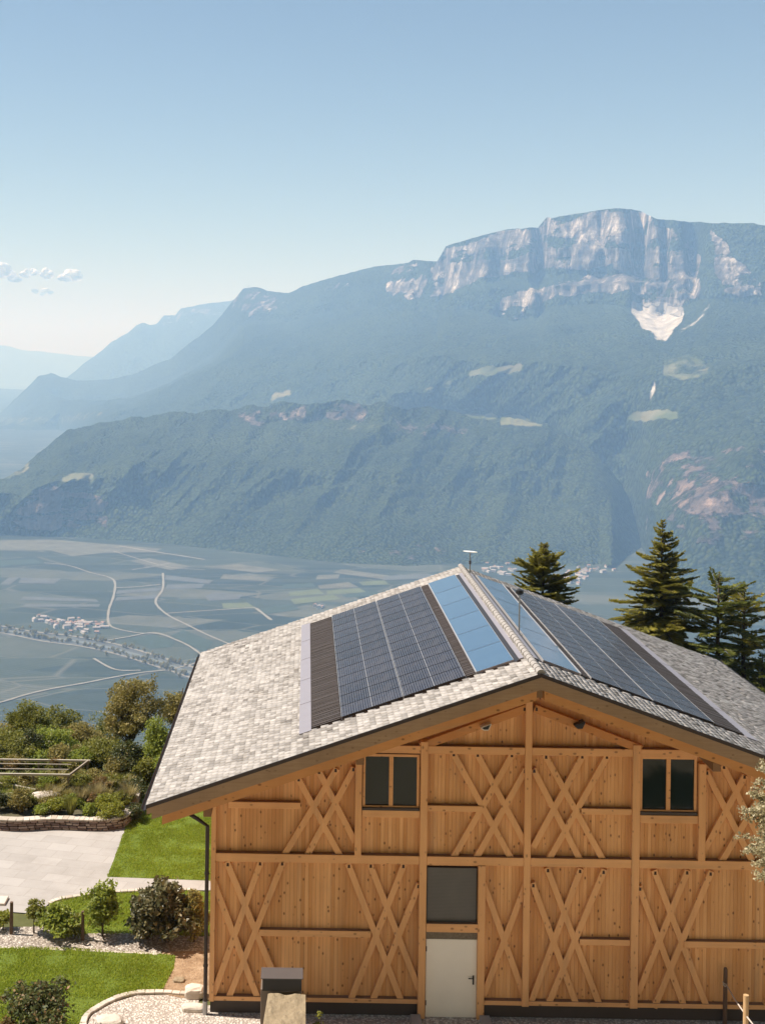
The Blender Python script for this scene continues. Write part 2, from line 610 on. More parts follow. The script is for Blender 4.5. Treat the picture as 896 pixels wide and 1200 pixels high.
def m_ground():
    """near: dry grass and soil; hillside: scrub; valley: orchards in strips"""
    t = NT('ground')
    v = t.coord()
    geo = t.node('ShaderNodeNewGeometry')
    sp = t.node('ShaderNodeSeparateXYZ')
    t.put(sp.inputs[0], geo.outputs['Position'])
    n = t.noise(v, 0.35, 7, 0.65)
    n1 = t.noise(v, 6, 5, 0.7)
    near = t.ramp(n, [(0.3, (0.06, 0.07, 0.02)), (0.5, (0.11, 0.11, 0.04)), (0.72, (0.20, 0.17, 0.09))])
    near = t.mix(t.rng(n1, 0.4, 0.75, 0, 0.6), near, (0.07, 0.065, 0.03))
    # orchards
    warp = t.noise(t.coord('Object', (1, 1, 1)), 0.0011, 2, 0.5, 'Color')
    wv = t.node('ShaderNodeVectorMath', operation='MULTIPLY_ADD')
    t.put(wv.inputs[0], warp)
    wv.inputs[1].default_value = (260, 260, 0)
    t.put(wv.inputs[2], v)
    mp = t.node('ShaderNodeMapping')
    t.put(mp.inputs[0], wv.outputs[0])
    mp.inputs['Rotation'].default_value = (0, 0, R(24))
    mp.inputs['Scale'].default_value = (1 / 300, 1 / 120, 0)
    cell = t.voro(mp.outputs[0], 1.0, out='Color', rnd=0.85, metric='CHEBYCHEV')
    edge = t.voro(mp.outputs[0], 1.0, feature='DISTANCE_TO_EDGE', rnd=0.85)
    sc = t.node('ShaderNodeSeparateColor')
    t.put(sc.inputs[0], cell)
    mp2 = t.node('ShaderNodeMapping')
    t.put(mp2.inputs[0], wv.outputs[0])
    mp2.inputs['Rotation'].default_value = (0, 0, R(24))
    mp2.inputs['Scale'].default_value = (1 / 700, 1 / 55, 0)
    strip = t.voro(mp2.outputs[0], 1.0, out='Color', rnd=1.0, metric='CHEBYCHEV')
    ss = t.node('ShaderNodeSeparateColor')
    t.put(ss.inputs[0], strip)
    orch = t.ramp(sc.outputs[0], [(0.0, (0.014, 0.022, 0.018)), (0.35, (0.026, 0.036, 0.028)), (0.68, (0.046, 0.057, 0.040)),
                                  (0.84, (0.060, 0.070, 0.050)), (0.95, (0.11, 0.108, 0.08))])
    orch = t.mix(t.rng(ss.outputs[0], 0.35, 1.0, 0.0, 0.55), orch, (0.06, 0.07, 0.052))
    # tree rows
    rows = t.node('ShaderNodeTexWave', wave_type='BANDS', bands_direction='Y')
    mp3 = t.node('ShaderNodeMapping')
    t.put(mp3.inputs[0], wv.outputs[0])
    mp3.inputs['Rotation'].default_value = (0, 0, R(24))
    t.put(rows.inputs['Vector'], mp3.outputs[0])
    rows.inputs['Scale'].default_value = 0.028
    rows.inputs['Distortion'].default_value = 1.5
    orch = t.mix(t.math('MULTIPLY', rows.outputs['Fac'], 0.4), orch, (0.016, 0.025, 0.018))
    nn = t.noise(v, 0.012, 6, 0.7)
    orch = t.mix(t.rng(nn, 0.4, 0.75, 0, 0.45), orch, (0.018, 0.03, 0.016))
    orch = t.mix(t.rng(edge, 0.0, 0.022, 0.6, 0.0), orch, (0.13, 0.125, 0.10))
    wood = t.mix(n1, (0.02, 0.032, 0.012), (0.06, 0.075, 0.025))
    near = t.mix(t.rng(sp.outputs[1], 4, 14, 1.0, 0.0), near, wood)
    near = t.mix(t.math('MULTIPLY', t.rng(sp.outputs[1], 13, 16, 0.0, 0.85), t.rng(sp.outputs[1], 24.5, 26, 1.0, 0.0)), near, t.mix(n, (0.36, 0.29, 0.215), (0.56, 0.48, 0.385)))  # unseen strip before the barn made pale to bounce light onto its front
    scrub = t.mix(n1, (0.035, 0.05, 0.014), (0.10, 0.105, 0.035))
    near = t.mix(t.rng(sp.outputs[1], 46.5, 49.0, 0.0, 1.0), near, scrub)
    k = t.rng(sp.outputs[2], -596, -570, 0.0, 1.0)
    c = t.mix(k, orch, near)
    return t.set(c, 0.9, 0, 0.15)


M['ground'] = m_ground()


def m_mountain(name, scale=1.0, rock=((0.055, 0.05, 0.05), (0.78, 0.665, 0.56)), forest=((0.008, 0.016, 0.008), (0.056, 0.074, 0.025)), tree=0.075):
    t = NT(name)
    v = t.coord('Object')
    n = t.noise(v, 0.0022 * scale, 8, 0.62)
    n2 = t.noise(v, 0.012 * scale, 6, 0.7)
    tv = t.coord('Object', (1, 1, 0.6))
    trees = t.voro(tv, tree * scale)
    tcol = t.voro(tv, tree * scale, out='Color')
    sct = t.node('ShaderNodeSeparateColor')
    t.put(sct.inputs[0], tcol)
    f = t.ramp(n, [(0.32, forest[0]), (0.66, forest[1])])
    f = t.mix(t.rng(n2, 0.35, 0.7, 0, 0.55), f, tuple(c * 1.25 for c in forest[1]))
    f = t.mix(t.rng(trees, 0.3, 0.62, 0.0, 0.8), f, tuple(c * 0.35 for c in forest[0]))
    f = t.mix(t.rng(sct.outputs[0], 0.6, 1.0, 0.0, 0.45), f, (0.07, 0.085, 0.035))
    # rock faces: vertical streaks and level beds
    rv = t.coord('Object', (1.25, 1.25, 0.11))
    streak = t.noise(rv, 0.014 * scale, 7, 0.72)
    beds = t.noise(t.coord('Object', (0.12, 0.12, 1)), 0.022 * scale, 6, 0.65)
    blot = t.noise(v, 0.0052 * scale, 6, 0.65)
    rk = t.math('ADD', t.math('MULTIPLY', streak, 0.8), t.math('MULTIPLY', beds, 0.2))
    red = t.attr('red')
    patch = t.noise(t.coord('Object', (1, 1, 0.5)), 0.0075 * scale, 6, 0.68)
    fine = t.noise(t.coord('Object', (1, 1, 0.35)), 0.045 * scale, 7, 0.75)
    rk2 = t.math('ADD', t.math('MULTIPLY', streak, 0.42), t.math('ADD', t.math('MULTIPLY', patch, 0.28), t.math('MULTIPLY', fine, 0.30)))
    grey = t.ramp(rk2, [(0.43, rock[0]), (0.505, tuple(x * 0.22 for x in rock[1])), (0.55, tuple(x * 0.50 for x in rock[1])), (0.60, rock[1])])
    redc = t.ramp(rk2, [(0.38, (0.10, 0.075, 0.065)), (0.49, (0.17, 0.125, 0.105)), (0.555, (0.27, 0.19, 0.155)), (0.63, (0.52, 0.36, 0.28))])
    rc = t.mix(red, grey, redc)
    rc = t.mix(t.rng(blot, 0.5, 0.66, 0, 0.65), rc, tuple(c * 1.3 for c in rock[0]))  # dark blotches painted in for the shade of gullies
    ra = t.attr('rock')
    shelf = t.rng(t.noise(t.coord('Object', (0.22, 0.22, 1)), 0.0135 * scale, 4, 0.6), 0.5, 0.60, 0.0, 0.46)
    cover = t.math('ADD', t.math('SUBTRACT', ra, shelf), t.math('MULTIPLY', t.math('SUBTRACT', t.math('ADD', t.math('MULTIPLY', streak, 0.45), t.math('ADD', t.math('MULTIPLY', blot, 0.75), t.math('MULTIPLY', n2, 0.35))), 0.78), 2.6))
    rf = t.math('MULTIPLY', t.rng(cover, 0.50, 0.66), t.rng(ra, 0.02, 0.25))
    c = t.mix(rf, f, rc)
    me = t.attr('meadow')
    mf = t.rng(t.math('ADD', me, t.math('MULTIPLY', t.math('SUBTRACT', n2, 0.5), 2.2)), 0.45, 0.75)
    mf = t.math('MULTIPLY', mf, t.rng(me, 0.02, 0.2))
    c = t.mix(mf, c, t.mix(t.rng(blot, 0.4, 0.6), (0.085, 0.10, 0.045), (0.17, 0.155, 0.09)))
    sc_ = t.attr('scree')
    sf = t.rng(t.math('ADD', sc_, t.math('MULTIPLY', t.math('SUBTRACT', streak, 0.5), 1.3)), 0.36, 0.7)
    sf = t.math('MULTIPLY', sf, t.rng(sc_, 0.02, 0.2))
    c = t.mix(sf, c, t.mix(t.rng(streak, 0.4, 0.6), (0.26, 0.24, 0.215), (0.46, 0.42, 0.375)))
    bare = t.math('MAXIMUM', t.math('MAXIMUM', rf, mf), sf)
    h_for = t.math('MULTIPLY', t.rng(trees, 0, 0.8, 1, 0), 13.0 / scale)
    h_rock = t.math('ADD', t.math('MULTIPLY', streak, 60.0 / scale), t.math('MULTIPLY', beds, 30.0 / scale))
    hm = t.node('ShaderNodeMix', data_type='FLOAT')
    t.put(hm.inputs[0], bare)
    t.put(hm.inputs[2], h_for)
    t.put(hm.inputs[3], t.math('MULTIPLY', h_rock, rf))
    t.bump(hm.outputs[0], 0.85, 1.0)
    return t.set(c, 0.95, 0, 0.05)


M['mountain'] = m_mountain('mountain_side', 1.0)
M['hill'] = m_mountain('wooded_hill', 1.25, ((0.07, 0.06, 0.055), (0.46, 0.36, 0.29)), ((0.011, 0.020, 0.010), (0.062, 0.078, 0.028)))
M['far'] = m_mountain('far_mountain', 0.45)
M['road'] = m_plain('pale_road', (0.21, 0.19, 0.155), 0.9, 0, 0.15, 0.05)
M['tan'] = m_plain('tan_field', (0.095, 0.092, 0.066), 0.95, 0, 0.8, 0.02)
M['greyfield'] = m_plain('netted_orchard', (0.075, 0.08, 0.076), 0.9, 0, 0.5, 0.02)
M['lightgreen'] = m_plain('light_green_field', (0.085, 0.10, 0.045), 0.95, 0, 0.5, 0.02)
M['darkgreen'] = m_plain('dark_green_field', (0.028, 0.045, 0.03), 0.95, 0, 0.3, 0.02)
M['river'] = m_plain('river_water', (0.12, 0.13, 0.12), 0.6, 0, 0.1, 0.02)
M['white_wall'] = m_plain('rendered_wall', (0.48, 0.44, 0.40), 0.9, 0, 0.1, 0.2)
M['terracotta'] = m_plain('terracotta_roof', (0.28, 0.17, 0.13), 0.9, 0, 0.2, 0.3)
M['greyroof'] = m_plain('grey_roof', (0.30, 0.26, 0.24), 0.9, 0, 0.2, 0.3)
M['palewood'] = m_plain('bleached_rail', (0.50, 0.44, 0.36), 0.8, 0, 0.15, 6)
M['postwood'] = m_plain('dark_stake_wood', (0.12, 0.072, 0.045), 0.85, 0, 0.3, 8)
M['greypost'] = m_plain('grey_post_wood', (0.27, 0.22, 0.165), 0.85, 0, 0.25, 8)
M['lightpost'] = m_plain('peeled_post_wood', (0.46, 0.30, 0.15), 0.75, 0, 0.2, 8)
M['rope'] = m_plain('hemp_rope', (0.46, 0.40, 0.34), 0.9, 0, 0.2, 60)
M['bark'] = m_stone('tree_bark', (0.055, 0.04, 0.03), (0.13, 0.10, 0.075), 10, 0.03, (0.03, 0.02, 0.015))

# ------------------------------------------------------------------ terrain: ground sheet
EDGE = 50.0


def ground_z(X, Y):
    X, Y = np.asarray(X, float), np.asarray(Y, float)
    d = np.maximum(0, Y - EDGE)
    z = -(d ** 2) / (2 * 12) * (d < 8) - (d >= 8) * (64 / 24 + (d - 8) * 0.62)
    z = z + np.where(d > 0, (fbm(X * 0.08, Y * 0.08, 4, 3) - 0.5) * np.minimum(d, 20) * 0.14, 0)
    up = np.maximum(0, 24 - Y)
    z = z + np.minimum(up * 0.58 + np.minimum(np.maximum(0, -3 - Y) * 1.5, 110), 1300) + np.where(up > 8, (fbm(X * 0.03, Y * 0.03, 4, 8) - 0.5) * np.minimum(np.maximum(up - 40, 0), 60) * 0.4, 0)  # unseen slope behind the camera, steepened to block sky light from the facade
    return np.maximum(z, VALLEY) - 0.02


def make_ground():
    xs = np.concatenate([-np.geomspace(40000, 60, 60), np.linspace(-55, 70, 90), np.geomspace(76, 40000, 60)])
    ys = np.concatenate([-np.geomspace(2500, 90, 30), np.linspace(-84, 20, 40), np.linspace(22, 90, 110), np.geomspace(92, 1300, 60), np.geomspace(1350, 60000, 50)])
    X, Y = np.meshgrid(xs, ys)
    Z = ground_z(X, Y)
    nx, ny = len(xs), len(ys)
    i = np.arange(nx * ny).reshape(ny, nx)
    q = np.stack([i[:-1, :-1], i[:-1, 1:], i[1:, 1:], i[1:, :-1]], -1).reshape(-1, 4)
    o = np_mesh('ground', np.stack([X, Y, Z], -1), q, M['ground'], smooth=True)
    tag(o, None, None, kind='structure')


make_ground()


def gz(x, y):
    return float(ground_z(np.array([x]), np.array([y]))[0])


# ------------------------------------------------------------------ terrain: mountains
def band_mask(px, py, bands, soft=7.0):
    m = np.zeros_like(px)
    for pts, val in bands:
        a = np.array(pts, float)
        top = np.interp(px, a[:, 0], a[:, 1])
        bot = np.interp(px, a[:, 0], a[:, 2])
        k = np.clip((py - top) / soft + 0.5, 0, 1) * np.clip((bot - py) / soft + 0.5, 0, 1)
        k = k * np.clip((px - a[0, 0]) / soft + 0.3, 0, 1) * np.clip((a[-1, 0] - px) / soft + 0.3, 0, 1)
        m = np.maximum(m, k * val)
    return m


def pix(x, y):
    a, b = (x - CX) / F, (y - CY) / F
    c, s = math.cos(ROLL), math.sin(ROLL)
    return a * c + b * s, a * s - b * c


ROCK = [
    ([(500, 312, 350), (520, 290, 345), (560, 279, 330), (600, 269, 320), (625, 268, 318), (640, 258, 316), (680, 252, 316), (720, 246, 316), (752, 250, 330), (775, 262, 350), (800, 275, 352), (822, 300, 350)], 1.0),
    ([(585, 352, 374), (610, 338, 372), (650, 330, 350), (690, 322, 346), (735, 322, 352), (770, 320, 366), (800, 322, 372)], 0.95),
    ([(832, 266, 300), (848, 285, 345), (870, 305, 352), (892, 330, 352)], 0.9),
    ([(452, 318, 338), (475, 308, 350), (500, 308, 352)], 0.7),
    ([(270, 342, 362), (292, 336, 372), (330, 345, 366)], 0.6),
    ([(345, 345, 362), (420, 325, 342), (450, 322, 345)], 0.35),
    ([(752, 560, 585), (790, 532, 600), (830, 528, 615), (870, 525, 610), (930, 530, 600)], 0.66),
    ([(640, 520, 530), (700, 600, 640), (760, 560, 640), (900, 600, 650)], 0.42),
]
ROCK_HILL = [
    ([(280, 478, 494), (330, 474, 500), (400, 473, 496), (455, 474, 492)], 0.58),
    ([(10, 586, 618), (60, 572, 622), (90, 575, 618), (130, 580, 620)], 0.80),
    ([(455, 480, 510), (520, 486, 515), (600, 500, 525)], 0.36),
    ([(410, 628, 660), (440, 636, 664)], 0.6),
    ([(455, 640, 655), (530, 636, 660)], 0.5),
]
RED = [([(0, 530, 640), (460, 560, 680), (540, 610, 690), (600, 620, 690)], 1.0), ([(200, 465, 530), (460, 465, 530)], 0.4), ([(650, 505, 640), (930, 500, 640)], 1.0), ([(450, 476, 520), (620, 480, 530)], 0.7)]
MEADOW = [
    ([(548, 432, 440), (575, 427, 438), (611, 425, 434)], 1.0), ([(497, 456, 460), (530, 446, 453)], 0.8),
    ([(543, 482, 486), (560, 484, 492), (584, 487, 492)], 0.95), ([(586, 489, 498), (610, 486, 500), (636, 493, 500)], 1.0),
    ([(733, 488, 494), (760, 478, 492), (796, 480, 492)], 1.0), ([(775, 425, 436), (800, 417, 442), (832, 425, 436)], 0.62),
    ([(316, 462, 472), (342, 456, 464)], 0.9), ([(70, 562, 568), (90, 555, 567), (112, 556, 562)], 0.95),
    ([(-60, 512, 560), (10, 530, 562), (36, 534, 550)], 0.65), ([(-60, 490, 503), (60, 488, 498), (122, 481, 490)], 0.5),
    ([(380, 500, 505), (440, 496, 506), (500, 492, 498)], 0.4),
]
SCREE = [
    ([(738, 352, 366), (746, 354, 374), (753, 355, 386), (762, 354, 391), (770, 353, 397), (780, 353, 399), (788, 355, 391), (795, 357, 380), (801, 360, 370)], 1.0),
    ([(795, 388, 394), (815, 372, 378), (832, 352, 358)], 0.48), ([(760, 462, 472), (764, 446, 464), (769, 446, 456)], 0.75),
    ([(600, 470, 476), (660, 470, 476)], 0.0),
]


def curve(xs, pts, smooth=0):
    a = np.array(pts, float)
    y = np.interp(xs, a[:, 0], a[:, 1])
    if smooth:
        k = np.hanning(smooth * 2 + 1)
        k /= k.sum()
        y = np.convolve(np.pad(y, smooth, 'edge'), k, 'valid')
    return y


def sheet(name, xs, rows, counts, mat, rockb, amp=90, seed=0, gully=420.0, crest_noise=1.2, skew=0.0, label=None):
    """rows: list of (y of the photo, distance) curves from the valley up; skin of the slope between them"""
    ys, ds, flat, clf = [], [], [], []
    rows = [r if len(r) == 4 else (*r, 0 * xs) for r in rows]
    for i, (y0, d0, rough, cf0) in enumerate(rows):
        if i == len(rows) - 1:
            ys.append(y0[None]); ds.append(d0[None]); flat.append((rough + 0 * xs)[None]); clf.append((cf0 + 0 * xs)[None])
            break
        y1, d1, rough1, cf1 = rows[i + 1]
        t = (np.arange(counts[i]) / counts[i])[:, None]
        # mix in world terms: distance and height both linear
        _, v0 = pix(xs, y0)
        _, v1 = pix(xs, y1)
        d = d0[None] * (1 - t) + d1[None] * t
        z = (v0 * d0)[None] * (1 - t) + (v1 * d1)[None] * t
        # back to a photo row
        b = -(z / d) * F
        yy = b + CY + 0.0135 * (xs[None] - CX)
        ys.append(yy)
        ds.append(d)
        flat.append(rough * (1 - t) + rough1 * t + 0 * d)
        clf.append(cf0 * (1 - t) + cf1 * t + 0 * d)
    Yp, D, A, Cf = np.concatenate(ys), np.concatenate(ds), np.concatenate(flat), np.concatenate(clf)
    Xp = np.repeat(xs[None], len(Yp), 0)
    U, V = pix(Xp, Yp)
    X, Z = U * D, V * D + HC
    # spurs and gullies running down the slope, then knobbly detail
    s = X + skew * Z
    g = fbm(s / gully, Z / (gully * 1.7) + D / 5000, 5, seed, ridged=True) - 0.55
    h = fbm(s / (gully * 0.28), Z / (gully * 0.5), 5, seed + 50) - 0.5
    m = fbm(s / (gully * 2.6) + 3, Z / (gully * 2.2), 3, seed + 7) - 0.5
    push = np.clip(A, 0, 2) * amp * (g * 1.7 + h * 0.7 + m * 2.2)
    cl = fbm(X / 190, Z / 1100, 5, seed + 70, ridged=True) - 0.6
    cl2 = fbm(X / 420, Z / 1500, 3, seed + 71) - 0.5
    st = fbm(X / 1600, Z / 58, 4, seed + 72) - 0.5
    push = push + Cf * (cl * 260 + cl2 * 300 + st * 40)
    sc = 1 - push / D
    X, Y, Z2 = X * sc, D * sc, HC + (Z - HC) * sc
    Z2 = Z2 + A * amp * 0.22 * (fbm(X / 160, D / 160 + Z / 200, 4, seed + 9) - 0.5)
    jag = (fbm(xs / 9.0, xs * 0, 4, seed + 77) - 0.5) * crest_noise * 2 + (fbm(xs / 38.0, xs * 0, 3, seed + 78) - 0.5) * crest_noise * 2
    Z2 = Z2 + (np.clip(A, 0, 1) * 0 + 1) * jag[None] * D / F * np.linspace(0, 1, len(Yp))[:, None] ** 4
    wob = (fbm(X / 90, Z / 90, 4, seed + 31) - 0.5) * 14
    wob2 = (fbm(X / 60, Z / 120, 4, seed + 41) - 0.5) * 14
    attrs = dict(rock=band_mask(Xp + wob2, Yp + wob, rockb), red=band_mask(Xp, Yp, RED, 20),
                 meadow=band_mask(Xp + wob2 * 0.5, Yp + wob * 0.3, MEADOW, 4), scree=band_mask(Xp + wob2 * 0.4, Yp + wob * 0.4, SCREE, 5))
    nx, ny = len(xs), len(Yp)
    i = np.arange(nx * ny).reshape(ny, nx)
    q = np.stack([i[:-1, :-1], i[:-1, 1:], i[1:, 1:], i[1:, :-1]], -1).reshape(-1, 4)
    o = np_mesh(name, np.stack([X, Y, Z2], -1), q, mat, smooth=True, attrs=attrs)
    tag(o, label, None, kind='structure')
    return o


def dist_at(xs, ys, z):
    _, v = pix(xs, ys)
    return (z - HC) / np.minimum(v, -0.004)


xs = np.arange(-900, 2100, 2.0)
crest = curve(xs, [(-460, 520), (-60, 505), (0, 485), (20, 466), (45, 441), (60, 437), (72, 441), (90, 446), (130, 444), (160, 437), (200, 420), (250, 381), (278, 347), (285, 338), (300, 337), (312, 341), (338, 343), (355, 335), (400, 322), (440, 313), (478, 308), (484, 304), (500, 305), (512, 306), (522, 289), (560, 277), (600, 268), (630, 266), (640, 255), (680, 250), (700, 247), (720, 243), (750, 246), (770, 257), (800, 260), (850, 261), (900, 264), (1000, 262), (1200, 290), (1420, 330)])
cd = curve(xs, [(-460, 14000), (0, 13500), (60, 13000), (160, 11800), (280, 10200), (450, 8300), (520, 7500), (640, 6950), (760, 6500), (900, 6100), (1420, 5600)], 20)
cliff = crest + curve(xs, [(-460, 12), (40, 12), (200, 14), (280, 24), (340, 20), (440, 30), (480, 42), (520, 52), (560, 56), (600, 58), (640, 66), (720, 78), (780, 72), (800, 60), (850, 72), (900, 72), (1000, 60), (1420, 40)], 8)
cliffd = cd - curve(xs, [(-460, 350), (280, 300), (480, 240), (520, 110), (640, 90), (760, 90), (850, 130), (1420, 200)], 12)
ledge = cliff + curve(xs, [(-460, 4), (440, 5), (560, 8), (600, 12), (740, 10), (780, 6), (1420, 6)], 6)
ledged = cliffd - curve(xs, [(-460, 60), (560, 90), (600, 190), (740, 130), (780, 40), (1420, 60)], 6)
low = ledge + curve(xs, [(-460, 6), (520, 10), (580, 30), (600, 40), (650, 26), (700, 24), (760, 34), (800, 32), (830, 16), (1420, 8)], 6)
lowd = ledged - curve(xs, [(-460, 60), (520, 70), (600, 60), (800, 60), (1420, 80)], 6)
mid = curve(xs, [(-460, 535), (-60, 515), (0, 497), (60, 470), (160, 468), (280, 420), (450, 415), (600, 425), (770, 440), (900, 430), (1420, 440)], 15)
midd = cd - curve(xs, [(-460, 900), (60, 1400), (160, 2600), (280, 2500), (450, 1600), (520, 1500), (640, 1500), (900, 1500), (1420, 1500)], 15)
bas = curve(xs, [(-460, 545), (-60, 520), (0, 506), (100, 504), (300, 500), (450, 500), (560, 512), (640, 550), (690, 610), (730, 655), (760, 684), (830, 702), (900, 714), (1000, 725), (1420, 760)], 14)
basd = np.minimum(dist_at(xs, bas, VALLEY - 6), curve(xs, [(-460, 20000), (60, 12000), (120, 7300), (300, 6500), (450, 6050), (560, 5800), (640, 5300), (700, 4700), (740, 4300), (770, 4200), (1420, 4200)], 24))
basd = basd + 650 * np.exp(-((xs - 738) / 26.0) ** 2)
lowmid = mid * 0.5 + bas * 0.5
lowmidd = midd * 0.45 + basd * 0.55
RECESS = sum(a_ * np.exp(-((xs - c_) / w_) ** 2) for c_, a_, w_ in ((748, 280, 10), (812, 260, 10), (634, 130, 8), (588, 60, 9), (705, 50, 6), (778, 90, 5), (552, 45, 6), (522, 90, 6), (488, 70, 5), (668, 35, 5)))
cd = cd + RECESS
cliffd = cliffd + RECESS * 0.9
ledged = ledged + RECESS * 0.5
lowd = lowd + RECESS * 0.35
one = np.ones_like(xs)
CFX = curve(xs, [(-460, 0), (260, 0), (285, 0.35), (330, 0.3), (420, 0.2), (470, 0.6), (520, 1), (900, 1), (1000, 0.5), (1420, 0.2)], 6)
RCF = curve(xs, [(-460, 0), (740, 0), (790, 0.45), (1000, 0.45), (1420, 0.2)], 10)
sheet('mountain', xs,
      [(bas, basd, 0 * one), (lowmid, lowmidd, 1.1 * one, RCF), (mid, midd, 1.0 * one), (low, lowd, 0.45 * one, 0.6 * CFX), (ledge, ledged, 0.5 * one, 0.8 * CFX), (cliff, cliffd, 0.5 * one, CFX), (crest, cd, 0.1 * one, 0.12 * CFX), (crest + 6, cd + 900, 0.1 * one), (crest + 40, cd + 2500, 0 * one)],
      [100, 90, 60, 40, 12, 90, 6, 4], M['mountain'], ROCK, 240, 5, 640, skew=-0.8)

xc = np.arange(-700, 776, 1.7)
hc = curve(xc, [(-460, 575), (-60, 570), (0, 564), (26, 548), (45, 530), (62, 519), (75, 508), (95, 502), (110, 495), (130, 494), (150, 488), (175, 488), (200, 483), (225, 485), (250, 479), (270, 480), (290, 474), (310, 476), (330, 470), (360, 473), (400, 469), (425, 473), (450, 470), (475, 477), (500, 476), (545, 486), (600, 491), (640, 498), (672, 513), (690, 527), (700, 536), (712, 549), (726, 566), (742, 596), (757, 626), (776, 668)], 3)
hb = curve(xc, [(-460, 612), (0, 628), (100, 633), (200, 640), (300, 652), (400, 663), (480, 667), (530, 664), (640, 668), (690, 666), (716, 662), (742, 652), (757, 640), (776, 678)], 3)
hbd = np.minimum(dist_at(xc, hb, VALLEY - 6), curve(xc, [(-460, 99999), (690, 99999), (700, 3980), (716, 3880), (742, 4250), (757, 4400), (776, 4320)], 3))
hcd = curve(xc, [(-460, 1), (690, 1), (691, 0), (776, 0)]) * (hbd + curve(xc, [(-460, 500), (0, 420), (60, 900), (110, 1100), (300, 1150), (450, 1050), (600, 1000), (640, 900), (690, 760)], 6)) + curve(xc, [(-460, 0), (690, 0), (691, 1), (776, 1)]) * curve(xc, [(-460, 4700), (690, 4700), (700, 4650), (715, 4660), (742, 4640), (757, 4560), (776, 4360)])
k_ = np.hanning(13); k_ /= k_.sum()
hcd = np.convolve(np.pad(hcd, 6, 'edge'), k_, 'valid')
t1 = curve(xc, [(-460, 592), (0, 580), (40, 572), (75, 566), (120, 560), (180, 552), (250, 540), (300, 545), (400, 560), (450, 566), (520, 570), (600, 575), (660, 585), (690, 594), (716, 606), (742, 624), (757, 633), (776, 673)], 6)
mixd = curve(xc, [(-460, 0.3), (60, 0.28), (200, 0.36), (300, 0.45), (450, 0.5), (776, 0.5)], 10)
t1d = hbd * (1 - mixd) + hcd * mixd
tc = hc + curve(xc, [(-460, 8), (0, 10), (280, 14), (330, 22), (450, 20), (520, 12), (690, 10), (776, 4)], 8)
tcd = hcd - curve(xc, [(-460, 90), (280, 90), (330, 40), (450, 40), (520, 110), (690, 60), (776, 20)], 8)
o1 = np.ones_like(xc)
tap = curve(xc, [(-460, 1), (660, 1), (700, 0.3), (776, 0.08)])
HCF = curve(xc, [(-460, 0), (250, 0), (300, 0.5), (450, 0.5), (520, 0.25), (620, 0), (776, 0)], 8)
LCF = curve(xc, [(-460, 0), (0, 0.3), (30, 0.6), (130, 0.6), (180, 0), (776, 0)], 8)
sheet('hill', xc, [(hb, hbd, 0 * o1), (t1, t1d, 1.15 * tap, LCF), (tc, tcd, 0.7 * tap, HCF * 0.8), (hc, hcd, 0.3 * tap, HCF * 0.4), (hc + 4, hcd + 500, 0.2 * tap), (hc + 60, hcd + 1500, 0 * o1)],
      [130, 90, 30, 8, 6], M['hill'], ROCK_HILL, 190, 23, 430, crest_noise=3.2, skew=-0.9)

xf = np.arange(-900, 360, 2.5)
f1 = curve(xf, [(-460, 440), (-100, 450), (22, 456), (60, 455), (80, 441), (100, 425), (120, 411), (132, 400), (150, 390), (160, 381), (167, 378), (176, 381), (184, 380), (192, 370), (205, 370), (212, 362), (235, 357), (270, 353), (285, 347), (300, 362), (360, 400)], 1)
d1 = curve(xf, [(-460, 19000), (25, 19500), (80, 17500), (360, 16000)])
b1 = 0 * xf + 478.0
of = np.ones_like(xf)
sheet('mountain', xf, [(b1 + 6, dist_at(xf, b1 + 6, VALLEY - 10), 0 * of), (f1 * 0.6 + b1 * 0.4, d1 - 1500, of), (f1, d1, 0.3 * of), (f1 + 20, d1 + 2500, 0 * of)], [30, 40, 6], M['far'], [([(185, 366, 385), (240, 358, 378), (290, 350, 385)], 0.6)], 190, 61, 900, 1.0)
xg = np.arange(-900, 300, 4.0)
f2 = curve(xg, [(-460, 395), (-100, 398), (0, 404), (12, 406), (28, 411), (50, 412), (90, 417), (130, 419), (300, 428)], 2)
og = np.ones_like(xg)
sheet('mountain', xg, [(0 * xg + 455, 29000 * og, 0 * og), (f2 * 0.5 + 228, 30000 * og, og), (f2, 31500 * og, 0.3 * og), (f2 + 14, 35000 * og, 0 * og)], [16, 20, 4], M['far'], [], 260, 81, 1500, 0.8)


# ------------------------------------------------------------------ valley floor: roads, fields, river, villages
def smooth_path(pts, n=6):
    p = [np.array(q, float) for q in pts]
    out = []
    for i in range(len(p) - 1):
        a, b, c, d = p[max(i - 1, 0)], p[i], p[i + 1], p[min(i + 2, len(p) - 1)]
        for k in range(n):
            t = k / n
            out.append(0.5 * ((2 * b) + (c - a) * t + (2 * a - 5 * b + 4 * c - d) * t * t + (3 * b - a - 3 * c + d) * t ** 3))
    out.append(p[-1])
    return out


def ribbon(name, pts, width, z, mat, sm=True, kind='structure'):
    w = [onz(x, y, VALLEY) for x, y in pts]
    pp = smooth_path([(q.x, q.y) for q in w]) if sm else [np.array((q.x, q.y)) for q in w]
    mb = MB()
    vs = []
    for i, p in enumerate(pp):
        d = pp[min(i + 1, len(pp) - 1)] - pp[max(i - 1, 0)]
        d = d / (np.linalg.norm(d) + 1e-9)
        nrm = np.array((-d[1], d[0])) * width / 2
        wv = 1 + 0.15 * math.sin(i * 1.7)
        vs += [(p[0] + nrm[0] * wv, p[1] + nrm[1] * wv, VALLEY + z), (p[0] - nrm[0] * wv, p[1] - nrm[1] * wv, VALLEY + z)]
    mb.add(vs, [(2 * i + 1, 2 * i, 2 * i + 2, 2 * i + 3)[::-1] for i in range(len(pp) - 1)])
    return tag(mb.build(name, mat), None, None, kind=kind)


